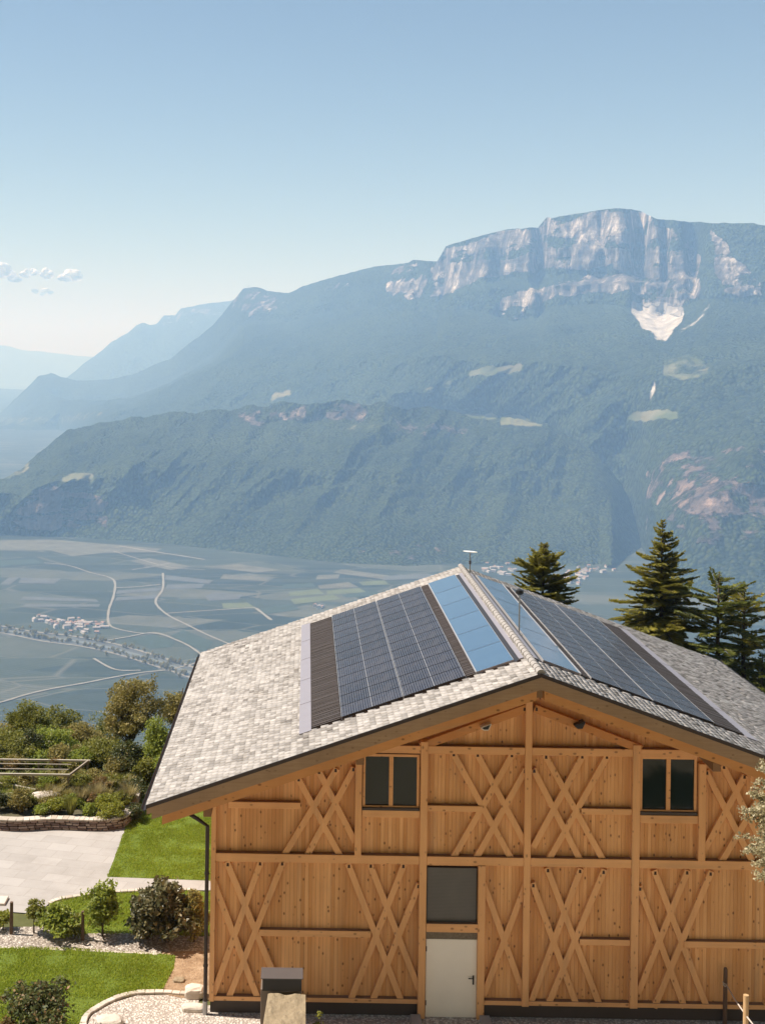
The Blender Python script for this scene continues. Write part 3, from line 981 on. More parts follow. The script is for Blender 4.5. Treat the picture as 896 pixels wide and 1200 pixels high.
def field(pts, mat, z=0.6, name='field'):
    mb = MB()
    vs = [onz(x, y, VALLEY + z) for x, y in pts]
    mb.add(vs, [tuple(range(len(vs)))])
    o = mb.build(name, mat)
    return tag(o, None, None, kind='structure')


ribbon('road', [(52, 660), (80, 663), (105, 671), (128, 677), (135, 684), (133, 700), (128, 714), (127, 728), (133, 736), (160, 742), (182, 743), (196, 746)], 6, 1.4, M['road'])
ribbon('road', [(191, 672), (191, 690), (183, 703), (185, 711), (198, 722), (218, 732), (240, 743), (268, 755)], 6, 1.4, M['road'])
ribbon('road', [(120, 752), (150, 747), (181, 742), (205, 750), (222, 758), (236, 768)], 6, 1.8, M['road'])
ribbon('road', [(-60, 838), (0, 824), (30, 815), (60, 808), (100, 801), (130, 795), (165, 789), (200, 785), (240, 775)], 6.5, 1.6, M['road'])
ribbon('road', [(-60, 727), (0, 734), (40, 741), (85, 746), (130, 754), (170, 765), (205, 776), (250, 790)], 9, 1.6, M['road'])
ribbon('road', [(-60, 736), (0, 742), (50, 752), (95, 758), (140, 768), (185, 782), (230, 797)], 7, 1.5, M['road'])
ribbon('river', [(-60, 731), (0, 738), (45, 746), (90, 752), (135, 761), (180, 774), (215, 786), (250, 798)], 13, 1.0, M['river'], kind='structure')
ribbon('field', [(-60, 732), (0, 739), (45, 746), (90, 752), (135, 761), (180, 774), (215, 786), (250, 798)], 62, 0.5, M['greyfield'])
ribbon('road', [(136, 689), (160, 688), (188, 685)], 8, 1.0, M['road'])
ribbon('road', [(155, 668), (180, 664), (200, 660)], 5, 1.0, M['road'])
ribbon('road', [(196, 719), (240, 716), (300, 712)], 6, 1.0, M['road'])
ribbon('road', [(300, 713), (318, 727)], 8, 1.0, M['road'])
ribbon('road', [(110, 772), (135, 785), (165, 786)], 6, 1.2, M['road'])
ribbon('road', [(140, 640), (170, 645), (215, 652), (240, 656)], 10, 1.0, M['road'])
ribbon('road', [(133, 646), (165, 656), (200, 665), (240, 668)], 5, 1.0, M['road'])
F_ = [
    ([(-40, 634), (60, 632), (130, 638), (190, 643), (180, 647), (120, 648), (85, 652), (60, 645), (-40, 645)], 'tan'),
    ([(0, 685), (10, 677), (24, 676), (12, 685)], 'greyfield'), ([(22, 683), (25, 677), (72, 678), (64, 684)], 'greyfield'),
    ([(24, 703), (28, 699), (112, 702), (116, 705)], 'greyfield'), ([(28, 711), (30, 708), (118, 708), (116, 711)], 'greyfield'),
    ([(136, 696), (138, 692), (188, 689), (187, 692)], 'greyfield'), ([(135, 704), (137, 700), (186, 697), (184, 701)], 'greyfield'),
    ([(150, 657), (175, 654), (225, 664), (200, 668)], 'tan'), ([(193, 679), (195, 674), (250, 680), (245, 684)], 'greyfield'),
    ([(258, 678), (262, 673), (318, 677), (312, 681)], 'tan'), ([(262, 713), (260, 707), (290, 706), (300, 713)], 'lightgreen'),
    ([(240, 699), (250, 694), (284, 697), (280, 702), (244, 704)], 'greyfield'), ([(194, 690), (196, 685), (240, 684), (236, 689)], 'greyfield'),
    ([(340, 699), (338, 694), (372, 690), (380, 696)], 'lightgreen'), ([(375, 690), (372, 686), (408, 682), (420, 688)], 'tan'),
    ([(345, 708), (340, 702), (390, 697), (400, 702)], 'lightgreen'), ([(384, 697), (382, 692), (420, 689), (430, 694)], 'lightgreen'),
    ([(370, 679), (372, 674), (398, 673), (396, 678)], 'tan'), ([(390, 671), (400, 667), (460, 675), (450, 679)], 'tan'),
    ([(405, 700), (400, 697), (440, 692), (450, 698)], 'darkgreen'), ([(310, 720), (300, 714), (340, 708), (352, 714)], 'darkgreen'),
    ([(425, 686), (420, 682), (450, 680), (456, 685)], 'lightgreen'), ([(448, 680), (450, 675), (500, 672), (520, 677)], 'greyfield'),
    ([(150, 748), (180, 744), (205, 752), (200, 758), (176, 760)], 'darkgreen'), ([(200, 745), (215, 738), (250, 752), (240, 764)], 'darkgreen'),
    ([(240, 664), (280, 661), (330, 668), (300, 671)], 'tan'), ([(330, 690), (332, 685), (366, 683), (370, 688)], 'darkgreen'),
    ([(-60, 668), (-50, 660), (40, 655), (52, 660)], 'darkgreen'),
]
for k, (pts, mk) in enumerate(F_):
    field(pts, M[mk], 0.6 + 0.011 * k)


def far_house(w, d, h, rh, roofm):
    mb = MB()
    mb.box(-w / 2, w / 2, -d / 2, d / 2, 0, h)
    e = 0.5
    k = rh / (d / 2)
    pts = [(-d / 2 - e, h - e * k), (0, h + rh), (d / 2 + e, h - e * k), (d / 2 + e, h - e * k + 0.35), (0, h + rh + 0.4), (-d / 2 - e, h - e * k + 0.35)]
    n = 6
    vs = [(-w / 2 - e, y, z) for y, z in pts] + [(w / 2 + e, y, z) for y, z in pts]
    mb.add(vs, [tuple(range(n))[::-1], tuple(range(n, 2 * n))] + [(i, (i + 1) % n, (i + 1) % n + n, i + n) for i in range(n)], 1)
    mb.add([(-w / 2, -d / 2, h), (-w / 2, d / 2, h), (-w / 2, 0, h + rh)], [(0, 2, 1)])
    mb.add([(w / 2, -d / 2, h), (w / 2, d / 2, h), (w / 2, 0, h + rh)], [(0, 1, 2)])
    for sx in (-0.3, 0.0, 0.3):
        for zz in (1.2, h * 0.55):
            mb.box(sx * w - 0.5, sx * w + 0.5, -d / 2 - 0.06, -d / 2 - 0.01, zz, zz + 1.3, 2)
    return mb.build('house', [M['white_wall'], M[roofm], M['black']])


PROTO_H = [far_house(13, 10, 6.5, 2.6, 'terracotta'), far_house(17, 11, 7.5, 2.8, 'greyroof'), far_house(10, 9, 5.5, 2.4, 'terracotta'), far_house(24, 13, 6.0, 2.2, 'greyroof')]


def village(spots, label, group, seed, first, sc=1.0):
    rr = random.Random(seed)
    for i, (x, y) in enumerate(spots):
        k = rr.randrange(4)
        if first[k]:
            o = PROTO_H[k]
            first[k] = False
        else:
            o = PROTO_H[k].copy()
            COL.objects.link(o)
        p = onz(x, y, VALLEY)
        o.location = p
        o.rotation_euler = (0, 0, rr.uniform(0, 3.14))
        o.scale = (sc * rr.uniform(0.8, 1.15),) * 3
        tag(o, label, 'house', group)


first = [True] * 4
rr = random.Random(3)
sp1 = []
for i in range(46):
    x = rr.uniform(40, 126)
    c = 727 + (x - 40) * 0.085
    sp1.append((x, c + rr.gauss(0, 3.0) + (rr.uniform(0, 5) if 60 < x < 120 else 0)))
village(sp1, 'small pale house in the village beside the bend of the valley road', 'houses of the village by the valley road', 5, first, 0.82)
sp2 = []
for i in range(50):
    x = rr.gauss(678, 17)
    sp2.append((x, 675 - (x - 678) * 0.16 + rr.gauss(0, 5)))
village(sp2, 'small pale house in the village between the two conifers below the mountain', 'houses of the village below the mountain', 8, first, 0.9)
sp3 = [(rr.uniform(566, 602), 668 + rr.gauss(0, 4.5)) for i in range(22)]
village(sp3, 'small pale house in the hamlet beside the barn roof ridge below the hill', 'houses of the hamlet behind the barn ridge', 9, first, 0.9)
sp4 = [(369, 711), (374, 713), (378, 712)]
village(sp4, 'small pale house of the farm among light green fields just above the barn roof', 'houses of the lone valley farm', 10, first, 0.9)


# ------------------------------------------------------------------ leaves
def leaf_quads(P, size, up=0.5, aspect=0.5, rng=RNG, fold=True):
    n = len(P)
    d = rng.normal(size=(n, 3))
    d /= np.linalg.norm(d, axis=1, keepdims=True) + 1e-9
    nz = rng.normal(size=(n, 3)) * (1 - up) + np.array([0, 0, 1]) * up
    a = d - nz * (np.sum(d * nz, 1, keepdims=True) / (np.sum(nz * nz, 1, keepdims=True) + 1e-9))
    a /= np.linalg.norm(a, axis=1, keepdims=True) + 1e-9
    b = np.cross(nz, a)
    b /= np.linalg.norm(b, axis=1, keepdims=True) + 1e-9
    s = (size * rng.uniform(0.6, 1.3, n))[:, None]
    V = np.stack([P - a * s * 0.5, P + b * s * aspect * 0.5, P + a * s * 0.5, P - b * s * aspect * 0.5], 1)
    return V.reshape(-1, 3)


def quads_for(n):
    return np.arange(n * 4, dtype=np.int32).reshape(-1, 4)


def clumps(rng, n, rx, rz, zc, squash=None):
    out = []
    lob = rng.normal(size=(7, 3))
    lob /= np.linalg.norm(lob, axis=1, keepdims=True)
    while len(out) < n:
        p = rng.normal(size=3)
        p /= np.linalg.norm(p)
        r = rng.uniform(0.35, 1.0) ** 0.6 * (0.5 + 0.62 * max(0.0, float(np.max(lob @ p))) ** 5)
        q = np.array([p[0] * rx * r, p[1] * rx * r, zc + p[2] * rz * r])
        out.append(q)
    return out


def tree(name, label, loc, height, rx, leafmat, seed, cat='tree', n_clump=60, per=130, leaf=0.12, clump_r=0.42, trunk_r=0.12, base=0.25, group=None, lean=0.0, aspect=0.55, bare=False, parts=('trunk', 'crown'), shape=1.0):
    rng = np.random.default_rng(seed)
    o = empty(name, loc, rng.uniform(0, 6.28))
    tag(o, label, cat, group)
    rz = height * (1 - base) / 2
    zc = height * base + rz
    cl = clumps(rng, n_clump, rx * 0.86, rz * 0.92, zc)
    if shape != 1.0:   # broader below, narrow on top
        cl = [np.array([c[0] * (1 - (1 - shape) * max(0, (c[2] - zc) / rz)), c[1] * (1 - (1 - shape) * max(0, (c[2] - zc) / rz)), c[2]]) for c in cl]
    mb = MB()
    tw = [(0, 0, -0.4)]
    k = 6
    wob = rng.normal(size=(k, 2)) * 0.05 * height * 0.3
    for i in range(1, k + 1):
        t = i / k
        tw.append((wob[i - 1][0] * t + lean * t, wob[i - 1][1] * t, height * 0.86 * t))
    mb.tube(tw, [trunk_r * (1.15 - 0.95 * i / k) for i in range(k + 1)], 7)
    for c in cl[: max(10, n_clump // 2)]:
        t = min(0.95, max(0.15, (c[2] - 0.25 * rz) / (height * 0.86) * rng.uniform(0.55, 0.85)))
        i = int(t * k)
        ft = t * k - i
        p0 = Vector(tw[i]).lerp(Vector(tw[min(i + 1, k)]), ft)
        p2 = Vector(c)
        p1 = p0.lerp(p2, 0.5) + Vector((0, 0, 0.08 * (p2 - p0).length))
        r0 = trunk_r * 0.42 * (1 - t * 0.6)
        mb.tube([p0, p1, p2], [r0, r0 * 0.6, r0 * 0.25], 5, cap=False)
    mb.build(parts[0], M['bark'], o, smooth=True)
    P = []
    for c in cl:
        m = int(per * rng.uniform(0.4, 1.4))
        g = rng.normal(size=(m, 3))
        g /= np.linalg.norm(g, axis=1, keepdims=True)
        r = rng.uniform(0.15, 1, (m, 1)) ** 0.5
        cr = clump_r * rng.uniform(0.65, 1.35)
        P.append(c + g * r * cr * np.array([1.15, 1.15, 0.72]))
    for c in cl:
        if rng.uniform() < 0.45:
            v = np.array([c[0], c[1], (c[2] - zc) * 1.0])
            e = np.array([0, 0, zc]) + v * rng.uniform(1.12, 1.42)
            m = int(per * 0.16) + 4
            tt = rng.uniform(0.5, 1.05, (m, 1))
            P.append(c + (e - c) * tt + rng.normal(size=(m, 3)) * clump_r * 0.22)
    P = np.concatenate(P)
    P = P[P[:, 2] > 0.03]
    np_mesh(parts[1], leaf_quads(P, leaf, 0.45, aspect, rng), quads_for(len(P)), leafmat, o)
    return o


M['olive'] = m_leaf('olive_green_leaves', (0.123, 0.114, 0.024), (0.319, 0.260, 0.072), 0.35, (0.464, 0.351, 0.120))
M['midleaf'] = m_leaf('mid_green_leaves', (0.102, 0.120, 0.018), (0.290, 0.273, 0.048), 0.38)
M['brightleaf'] = m_leaf('bright_green_leaves', (0.130, 0.180, 0.019), (0.325, 0.348, 0.054), 0.42)
M['darkleaf'] = m_leaf('dark_green_leaves', (0.033, 0.049, 0.012), (0.112, 0.121, 0.031), 0.2, (0.240, 0.176, 0.060))
M['rustleaf'] = m_leaf('rusty_green_leaves', (0.05, 0.07, 0.018), (0.15, 0.155, 0.045), 0.25, (0.34, 0.17, 0.08))
M['yellowleaf'] = m_leaf('yellow_green_leaves', (0.149, 0.172, 0.018), (0.345, 0.333, 0.044), 0.4)
M['orangeleaf'] = m_leaf('orange_green_leaves', (0.09, 0.085, 0.02), (0.26, 0.16, 0.05), 0.35, (0.36, 0.15, 0.06))
M['paleleaf'] = m_leaf('pale_blossom', (0.26, 0.22, 0.10), (0.60, 0.53, 0.34), 0.3, (0.72, 0.66, 0.48))
M['drygrass'] = m_leaf('dry_grass', (0.18, 0.15, 0.05), (0.42, 0.34, 0.16), 0.3)
M['needle'] = m_leaf('fir_needles', (0.098, 0.107, 0.017), (0.340, 0.300, 0.044), 0.3, (0.536, 0.439, 0.073))
M['needledark'] = m_leaf('larch_needles', (0.062, 0.085, 0.020), (0.216, 0.230, 0.043), 0.28, (0.414, 0.367, 0.063))

# trees of the left slope: (x, y of the top in the photo, distance, half width m, material, label)
LT = [
    ((154, 784), 52, 1.75, 'olive', 'tall olive green tree with open crown left of the barn eave', 70, 6.2),
    ((38, 822), 56, 1.5, 'midleaf', 'round dark topped tree at the left edge behind the pergola', 60, 5.6),
    ((-18, 836), 55, 1.4, 'olive', 'broad tree cut by the left edge of the photo behind the pergola', 50, 5.2),
    ((88, 846), 56, 1.3, 'olive', 'low greyish tree behind the middle of the pergola', 50, 4.6),
    ((118, 838), 60, 1.3, 'midleaf', 'slim tree half hidden behind the tall olive green tree', 46, 6.0),
    ((214, 792), 54, 1.25, 'olive', 'thin pale tree whose top touches the left roof corner', 50, 6.0),
    ((186, 842), 49.5, 0.62, 'brightleaf', 'narrow bright green tree against the barn eave', 42, 4.4),
    ((60, 866), 52, 1.2, 'brightleaf', 'light green bushy tree above the pergola beams', 46, 3.8),
    ((72, 827), 58, 1.25, 'midleaf', 'mid green tree standing between the round topped tree and the greyish tree', 52, 5.4),
    ((104, 842), 57, 1.15, 'olive', 'olive tree crown just left of the slim half hidden tree', 46, 5.0),
    ((12, 866), 51.5, 1.2, 'midleaf', 'bushy green tree behind the left end of the pergola', 46, 3.6),
    ((118, 872), 50.5, 0.95, 'midleaf', 'leafy young tree between pergola and tall olive tree', 40, 3.6),
    ((150, 884), 49.6, 0.85, 'darkleaf', 'dark leaved small tree at the foot of the tall olive tree', 36, 3.2),
    ((-60, 800), 60, 2.2, 'midleaf', 'large tree outside the left edge behind the pergola', 60, 8.0),
    ((196, 880), 48.6, 0.5, 'brightleaf', 'bright leafy shrub close beside the barn eave corner', 30, 2.8),
]
for k, ((px, py), Y, rx, mk, lab, nc, hmin) in enumerate(LT):
    top = at(px, py, Y)
    zb = gz(top.x, Y)
    h = max(top.z - zb, 1.5)
    tree('deciduous_tree', lab, (top.x, Y, zb), h, rx, M[mk], 100 + k, n_clump=int(nc * 1.6), per=150, leaf=0.098, clump_r=0.34, base=0.12, trunk_r=0.10, shape=0.72)

# shrubs on the slope behind the bed
SL = [
    (112, 905, 48.3, 0.7, 0.9, 'olive'), (132, 915, 48.0, 0.6, 0.7, 'midleaf'), (160, 925, 47.6, 0.6, 0.9, 'darkleaf'),
    (72, 890, 50.5, 0.9, 1.3, 'olive'), (30, 885, 50.8, 1.0, 1.4, 'midleaf'), (-10, 885, 50.5, 1.0, 1.4, 'darkleaf'), (95, 892, 50.0, 0.8, 1.2, 'brightleaf'), (140, 900, 49.2, 0.7, 1.1, 'olive'), (172, 905, 48.8, 0.55, 1.2, 'midleaf'),
]
SLAB = ['olive shrub right behind the end post of the pergola', 'green shrub below the trunk of the tall olive tree', 'dark shrub at the grass edge beside the eave corner',
        'tall olive shrub behind the second pergola post', 'wide green shrub behind the pergola near the left edge', 'dark shrub behind the pergola at the photo edge', 'bright shrub just behind the far pergola beam', 'olive shrub under the tall olive tree', 'green shrub below the narrow bright tree']
for k, (px, py, Y, rx, h, mk) in enumerate(SL):
    p = at(px, py, Y)
    zb = gz(p.x, Y)
    tree('shrub', SLAB[k], (p.x, Y, zb), max(h, p.z - zb), rx, M[mk], 200 + k, 'shrub', 26, 120, 0.10, 0.26, 0.04, 0.05, parts=('stem', 'foliage'))


def conifer(label, px, py, Y, zbase, rmax, mat, seed, taper=0.30, droop=0.28, spacing=0.30, dens=1.0, openness=0.0, flat=False):
    rng = np.random.default_rng(seed)
    top = at(px, py, Y)
    h = top.z - zbase
    o = empty('conifer_tree', (top.x, Y, zbase))
    tag(o, label, 'tree')
    tr = MB()
    tr.tube([(0, 0, -0.5), (0.03, 0, h * 0.4), (-0.02, 0.03, h * 0.8), (0, 0, h)], [0.22, 0.16, 0.07, 0.015], 8)
    V = []
    z = h - 0.12
    while z > h * 0.22:
        below = h - z
        L = min(rmax, 0.12 + below * taper) * (1 if not flat else (0.55 + 0.45 * math.sin(min(1, below / 3) * 1.57)))
        nb = int(4 + min(5, below * 1.6))
        a0 = rng.uniform(0, 6.28)
        for b in range(nb):
            if rng.uniform() < openness:
                continue
            ang = a0 + b * 6.283 / nb + rng.normal() * 0.3
            l = L * rng.uniform(0.45, 1.3)
            el = 0.55 - min(below, 5) * 0.11 + rng.normal() * 0.2
            dirv = np.array([math.cos(ang) * math.cos(el), math.sin(ang) * math.cos(el), math.sin(el)])
            side = np.array([-math.sin(ang), math.cos(ang), 0])
            steps = max(3, int(l / 0.085 * dens))
            pts = []
            for s in range(steps + 1):
                t = s / steps
                p = np.array([0, 0, z]) + dirv * l * t + np.array([0, 0, -droop * l * t * t * 0.9 + 0.18 * l * max(0, t - 0.7)])
                pts.append(p)
            tr.tube([pts[0], pts[len(pts) // 2], pts[-1]], [0.022, 0.014, 0.005], 4, cap=False)
            for s in range(1, steps + 1):
                t = s / steps
                w = 0.36 * l * (1 - t) ** 0.7 * min(1, t * 3.0) + 0.05
                for sg in (-1, 1):
                    for q in range(3):
                        ww = w * rng.uniform(0.5, 1.15)
                        e = pts[s] + side * sg * ww + dirv * ww * rng.uniform(0.3, 0.8) + np.array([0, 0, rng.normal() * 0.03 - 0.10 * ww])
                        d = e - pts[s]
                        ln = np.linalg.norm(d) + 1e-6
                        nvec = np.cross(d / ln, np.array([rng.normal() * 0.5, rng.normal() * 0.5, 1.0]))
                        nvec /= np.linalg.norm(nvec) + 1e-6
                        hw = 0.026 + 0.022 * rng.uniform()
                        mpt = pts[s] + d * 0.55
                        V.append((pts[s], mpt + nvec * hw, e, mpt - nvec * hw))
                        if ww > 0.14:
                            up = np.cross(nvec, d / ln)
                            V.append((pts[s] + d * 0.15, mpt + up * hw * 1.1, e, mpt - up * hw * 0.7))
            # tip tuft
            e = pts[-1] + dirv * 0.09
            V.append((pts[-1] - dirv * 0.08, pts[-1] + side * 0.035, e, pts[-1] - side * 0.035))
        z -= spacing * rng.uniform(0.7, 1.25) * (0.62 if below < 1.0 else 1)
    tr.build('trunk', M['bark'], o, smooth=True)
    V = np.array(V).reshape(-1, 3)
    np_mesh('crown', V, quads_for(len(V) // 4), mat, o)
    return o


conifer('short bushy conifer rising just behind the roof ridge', 637, 637, 60, gz(12, 60) - 2, 1.5, M['needle'], 31, 0.95, 0.1, 0.19, 1.3, 0.06)
conifer('tallest golden green fir behind the right roof slope', 776, 609, 58, gz(17, 58) - 2, 2.1, M['needle'], 32, 0.50, 0.14, 0.20, 1.3, 0.16)
def pine(label, px, py, Y, zbase, rx, mat, seed, n=46, base=0.45):
    top = at(px, py, Y)
    return tree('conifer_tree', label, (top.x, Y, zbase), top.z - zbase, rx, mat, seed, 'tree', n, 210, 0.20, 0.42, 0.16, base, aspect=0.17, shape=0.75)


conifer('open dark larch with visible trunk right of the tallest fir', 842, 672, 56, gz(19, 56) - 2, 1.7, M['needledark'], 33, 1.5, 0.22, 0.30, 0.9, 0.34)
conifer('yellowish rounded conifer leaning at the right photo edge', 872, 688, 57.5, gz(20, 57) - 2, 1.35, M['needle'], 34, 1.3, 0.18, 0.28, 0.9, 0.3)
conifer('dark low conifer at the lower right behind the roof', 893, 765, 55, gz(21, 55) - 2, 2.0, M['needledark'], 35, 0.85, 0.3, 0.3, 1.0)
conifer('dark conifer outside the right edge behind the roof', 935, 735, 57, gz(23, 57) - 3, 2.2, M['needledark'], 36, 0.7, 0.3, 0.32, 0.9)


# trees lining the river in the valley: one crown and one trunk copied
def river_tree():
    rng = np.random.default_rng(5)
    o = empty('riverside_tree')
    mb = MB()
    mb.tube([(0, 0, -0.5), (0, 0, 5)], [0.5, 0.3], 5)
    mb.build('trunk', M['bark'], o)
    P = np.concatenate([c + rng.normal(size=(26, 3)) * 0.9 for c in clumps(rng, 18, 3.0, 4.2, 6.5)])
    np_mesh('crown', leaf_quads(P, 1.5, 0.4, 0.7, rng), quads_for(len(P)), M['olive'], o)
    return o


rt = river_tree()
rr = random.Random(17)
rivp = [(-20, 736), (0, 738), (45, 745), (90, 751), (135, 760), (180, 773), (215, 785)]
for i in range(190):
    x = rr.uniform(-6, 222)
    yb = float(np.interp(x, [p[0] for p in rivp], [p[1] for p in rivp]))
    side = rr.choice((-1, 1, 1))
    y = yb + (rr.uniform(-6, -3.2) if side < 0 else rr.uniform(3.0, 6.5)) * (0.55 + x / 300)
    if rr.random() < 0.22:
        y = yb + rr.uniform(-9, 11)
    o = rt if i == 0 else copy_tree(rt)
    o.location = onz(x, y, VALLEY)
    o.rotation_euler = (0, 0, rr.uniform(0, 6))
    s = rr.uniform(0.55, 1.15)
    o.scale = (s, s, s)
    tag(o, 'small dark tree in the rows lining the valley river', 'tree', 'trees along the valley river')


# ------------------------------------------------------------------ the barn
barn = empty('timber_barn', (XC, DF, 0), ROT)
tag(barn, 'large timber barn with crossed wooden braces and solar roof', 'barn')
ZR, K, XE, Y0, Y1 = 8.99, 0.35, 9.3, -1.65, 14.3
SL_ = math.sqrt(1 + K * K)
WX = 7.87


def zroof(x):
    return ZR - K * abs(x)


TH = 0.14
# walls of upright boards
mb = MB()
x = -WX
bw = 0.094
while x < WX - 0.01:
    x1 = min(x + bw, WX)
    dy = 0.07 + RNG.uniform(-0.0015, 0.0015)
    za, zb_ = zroof(x + 0.004) - TH - 0.25, zroof(x1 - 0.004) - TH - 0.25
    if not (-2.47 < (x + x1) / 2 < -1.21):
        mb.hexa([(x + 0.002, dy, 0.36), (x1 - 0.002, dy, 0.36), (x1 - 0.002, 0.12, 0.36), (x + 0.002, 0.12, 0.36),
                 (x + 0.002, dy, za), (x1 - 0.002, dy, zb_), (x1 - 0.002, 0.12, zb_), (x + 0.002, 0.12, za)])
    else:
        mb.hexa([(x + 0.002, dy, 3.75), (x1 - 0.002, dy, 3.75), (x1 - 0.002, 0.12, 3.75), (x + 0.002, 0.12, 3.75),
                 (x + 0.002, dy, za), (x1 - 0.002, dy, zb_), (x1 - 0.002, 0.12, zb_), (x + 0.002, 0.12, za)])
    x = x1
front = mb.build('front_wall', M['plank'], barn)
mb = MB()
mb.prism([(-WX, 0.3), (-2.48, 0.3), (-2.48, 3.6), (-1.2, 3.6), (-1.2, 0.3), (WX, 0.3), (WX, zroof(WX) - TH - 0.3), (0, ZR - TH - 0.3), (-WX, zroof(WX) - TH - 0.3)], 0.11, 0.17)
mb.build('wall_backing', M['peg'], barn)
for s in (-1, 1):
    mb = MB()
    y = 0.12
    while y < 13.0:
        y1 = min(y + 0.14, 13.0)
        xo = s * (WX - RNG.uniform(0, 0.003))
        xi = s * (WX - 0.08)
        mb.box(min(xo, xi), max(xo, xi), y + 0.003, y1 - 0.003, 0.36, zroof(WX) - TH - 0.1)
        y = y1
    mb.build('side_wall', M['plank'], barn)
mb = MB()
mb.prism([(-WX + 0.1, 0.3), (WX - 0.1, 0.3), (WX - 0.1, zroof(WX) - TH - 0.2), (0, ZR - TH - 0.25), (-WX + 0.1, zroof(WX) - TH - 0.2)], 12.9, 13.0)
mb.build('rear_wall', M['plank'], barn)
mb = MB()
mb.box(-WX + 0.02, -2.6, 0.02, 0.3, -0.2, 0.33)
mb.box(-1.08, WX - 0.02, 0.02, 0.3, -0.2, 0.33)
mb.box(-WX + 0.02, -WX + 0.3, 0.3, 12.95, -0.2, 0.33)
mb.box(WX - 0.3, WX - 0.02, 0.3, 12.95, -0.2, 0.33)
mb.build('plinth', M['plinth'], barn)
mb = MB()
mb.box(-2.6, -1.08, 0.18, 0.3, -0.2, 3.6)
mb.build('door_niche', M['peg'], barn)

# posts, rails and braces on the face of the boards
def beam(name, p0, p1, w, y0, y1, mat, pegs=(), cut=None):
    """straight timber between two points of the facade (x, z)"""
    a, b = Vector((p0[0], 0, p0[1])), Vector((p1[0], 0, p1[1]))
    d = (b - a).normalized()
    n = Vector((-d.z, 0, d.x)) * w / 2
    e = 0.008
    mb = MB()

    def ring(y, k):
        return [a - n * k, b - n * k, b + n * k, a + n * k]
    q0 = [p + Vector((0, y0, 0)) for p in ring(y0, 1 - 2 * e / w)]
    q1 = [p + Vector((0, y0 + e, 0)) for p in ring(y0, 1)]
    q2 = [p + Vector((0, y1, 0)) for p in ring(y1, 1)]
    fl = lambda i: [(i, i + 4, (i + 1) % 4 + 4, (i + 1) % 4)]
    vs = q0 + q1 + q2
    fs = [(0, 1, 2, 3)]
    for L in (0, 4):
        for i in range(4):
            fs.append((L + i, L + 4 + i, L + 4 + (i + 1) % 4, L + (i + 1) % 4))
    # orientation: make sure the front faces -y
    va, vb, vc = [Vector(q0[i]) for i in (0, 1, 2)]
    if (vb - va).cross(vc - vb).y > 0:
        fs = [f[::-1] for f in fs]
    mb.add(vs, fs, 0)
    for t in pegs:
        c = a.lerp(b, t)
        s = 0.032
        mb.add([(c.x - s, y0 - 0.003, c.z - s * 1.3), (c.x + s, y0 - 0.003, c.z - s * 1.3), (c.x + s * 0.8, y0 - 0.003, c.z + s * 1.3), (c.x - s * 0.8, y0 - 0.003, c.z + s * 1.3)], [(0, 1, 2, 3)], 1)
    return mb.build(name, [mat, M['peg']], barn)


ZS = 0.46          # top of the ground sill
zm0, zm1 = 3.83, 4.05      # mid rail
zt0, zt1 = 6.60, 6.80      # upper rail
D1, D2, D3, D4 = -0.10, -0.085, -0.12, -0.135
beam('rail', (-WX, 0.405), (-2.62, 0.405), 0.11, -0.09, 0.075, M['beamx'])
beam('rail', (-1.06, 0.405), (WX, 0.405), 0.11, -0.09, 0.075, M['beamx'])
POSTS = [(-WX + 0.06, 0.35, 5.9, 0.12), (-2.585, -0.02, 6.9, 0.18), (-1.115, -0.02, zm0, 0.18), (0.0, 0.35, 8.3, 0.17), (2.69, 0.35, 6.9, 0.19), (WX - 0.06, 0.35, 5.9, 0.12)]
fx = lambda x, y: fac(x, y)[0]
fz = lambda x, y: fac(x, y)[1]
POSTS += [(fx(419.5, 950), zm1, 6.45, 0.165), (fx(820.5, 950), zm1, 6.45, 0.175)]
for (x, z0, z1, w) in POSTS:
    beam('post', (x, z0), (x, z1), w, D4, 0.075, M['beam'])


def rail(x0, x1, z, w=0.16, y=D2):
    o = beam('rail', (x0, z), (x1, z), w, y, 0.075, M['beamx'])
    # top face: dark shade painted in by the rail material
    return o


segs = [(-WX + 0.12, -2.68), (-2.49, -0.09), (0.09, 2.59), (2.79, WX - 0.12)]
for a, b in segs:
    rail(a, b, 3.94, 0.21, -0.115)
for a, b in [(fx(425, 878), -2.68), (-2.49, -0.09), (0.09, 2.59), (2.79, fx(815, 880))]:
    rail(a, b, 6.70, 0.19, -0.115)
rail(fx(424, 952), -2.68, fz(455, 952.5), 0.18)
rail(2.79, fx(816, 959), fz(780, 959), 0.20)
rail(-2.49, fx(566, 946), fz(530, 946.5), 0.15)
rail(fx(680, 950), 2.59, fz(710, 950), 0.15)
rail(fx(268, 942), fx(352, 942), fz(310, 942.5), 0.16)
rail(fx(304, 1092), fx(434, 1092), fz(368, 1092.5), 0.16)
rail(fx(678, 1103), 2.59, fz(710, 1103), 0.15)
rail(fx(800, 1105), WX - 1.7, fz(850, 1106), 0.16)
rail(-fx(352, 942), -fx(275, 942), fz(310, 942.5), 0.16)
B = []
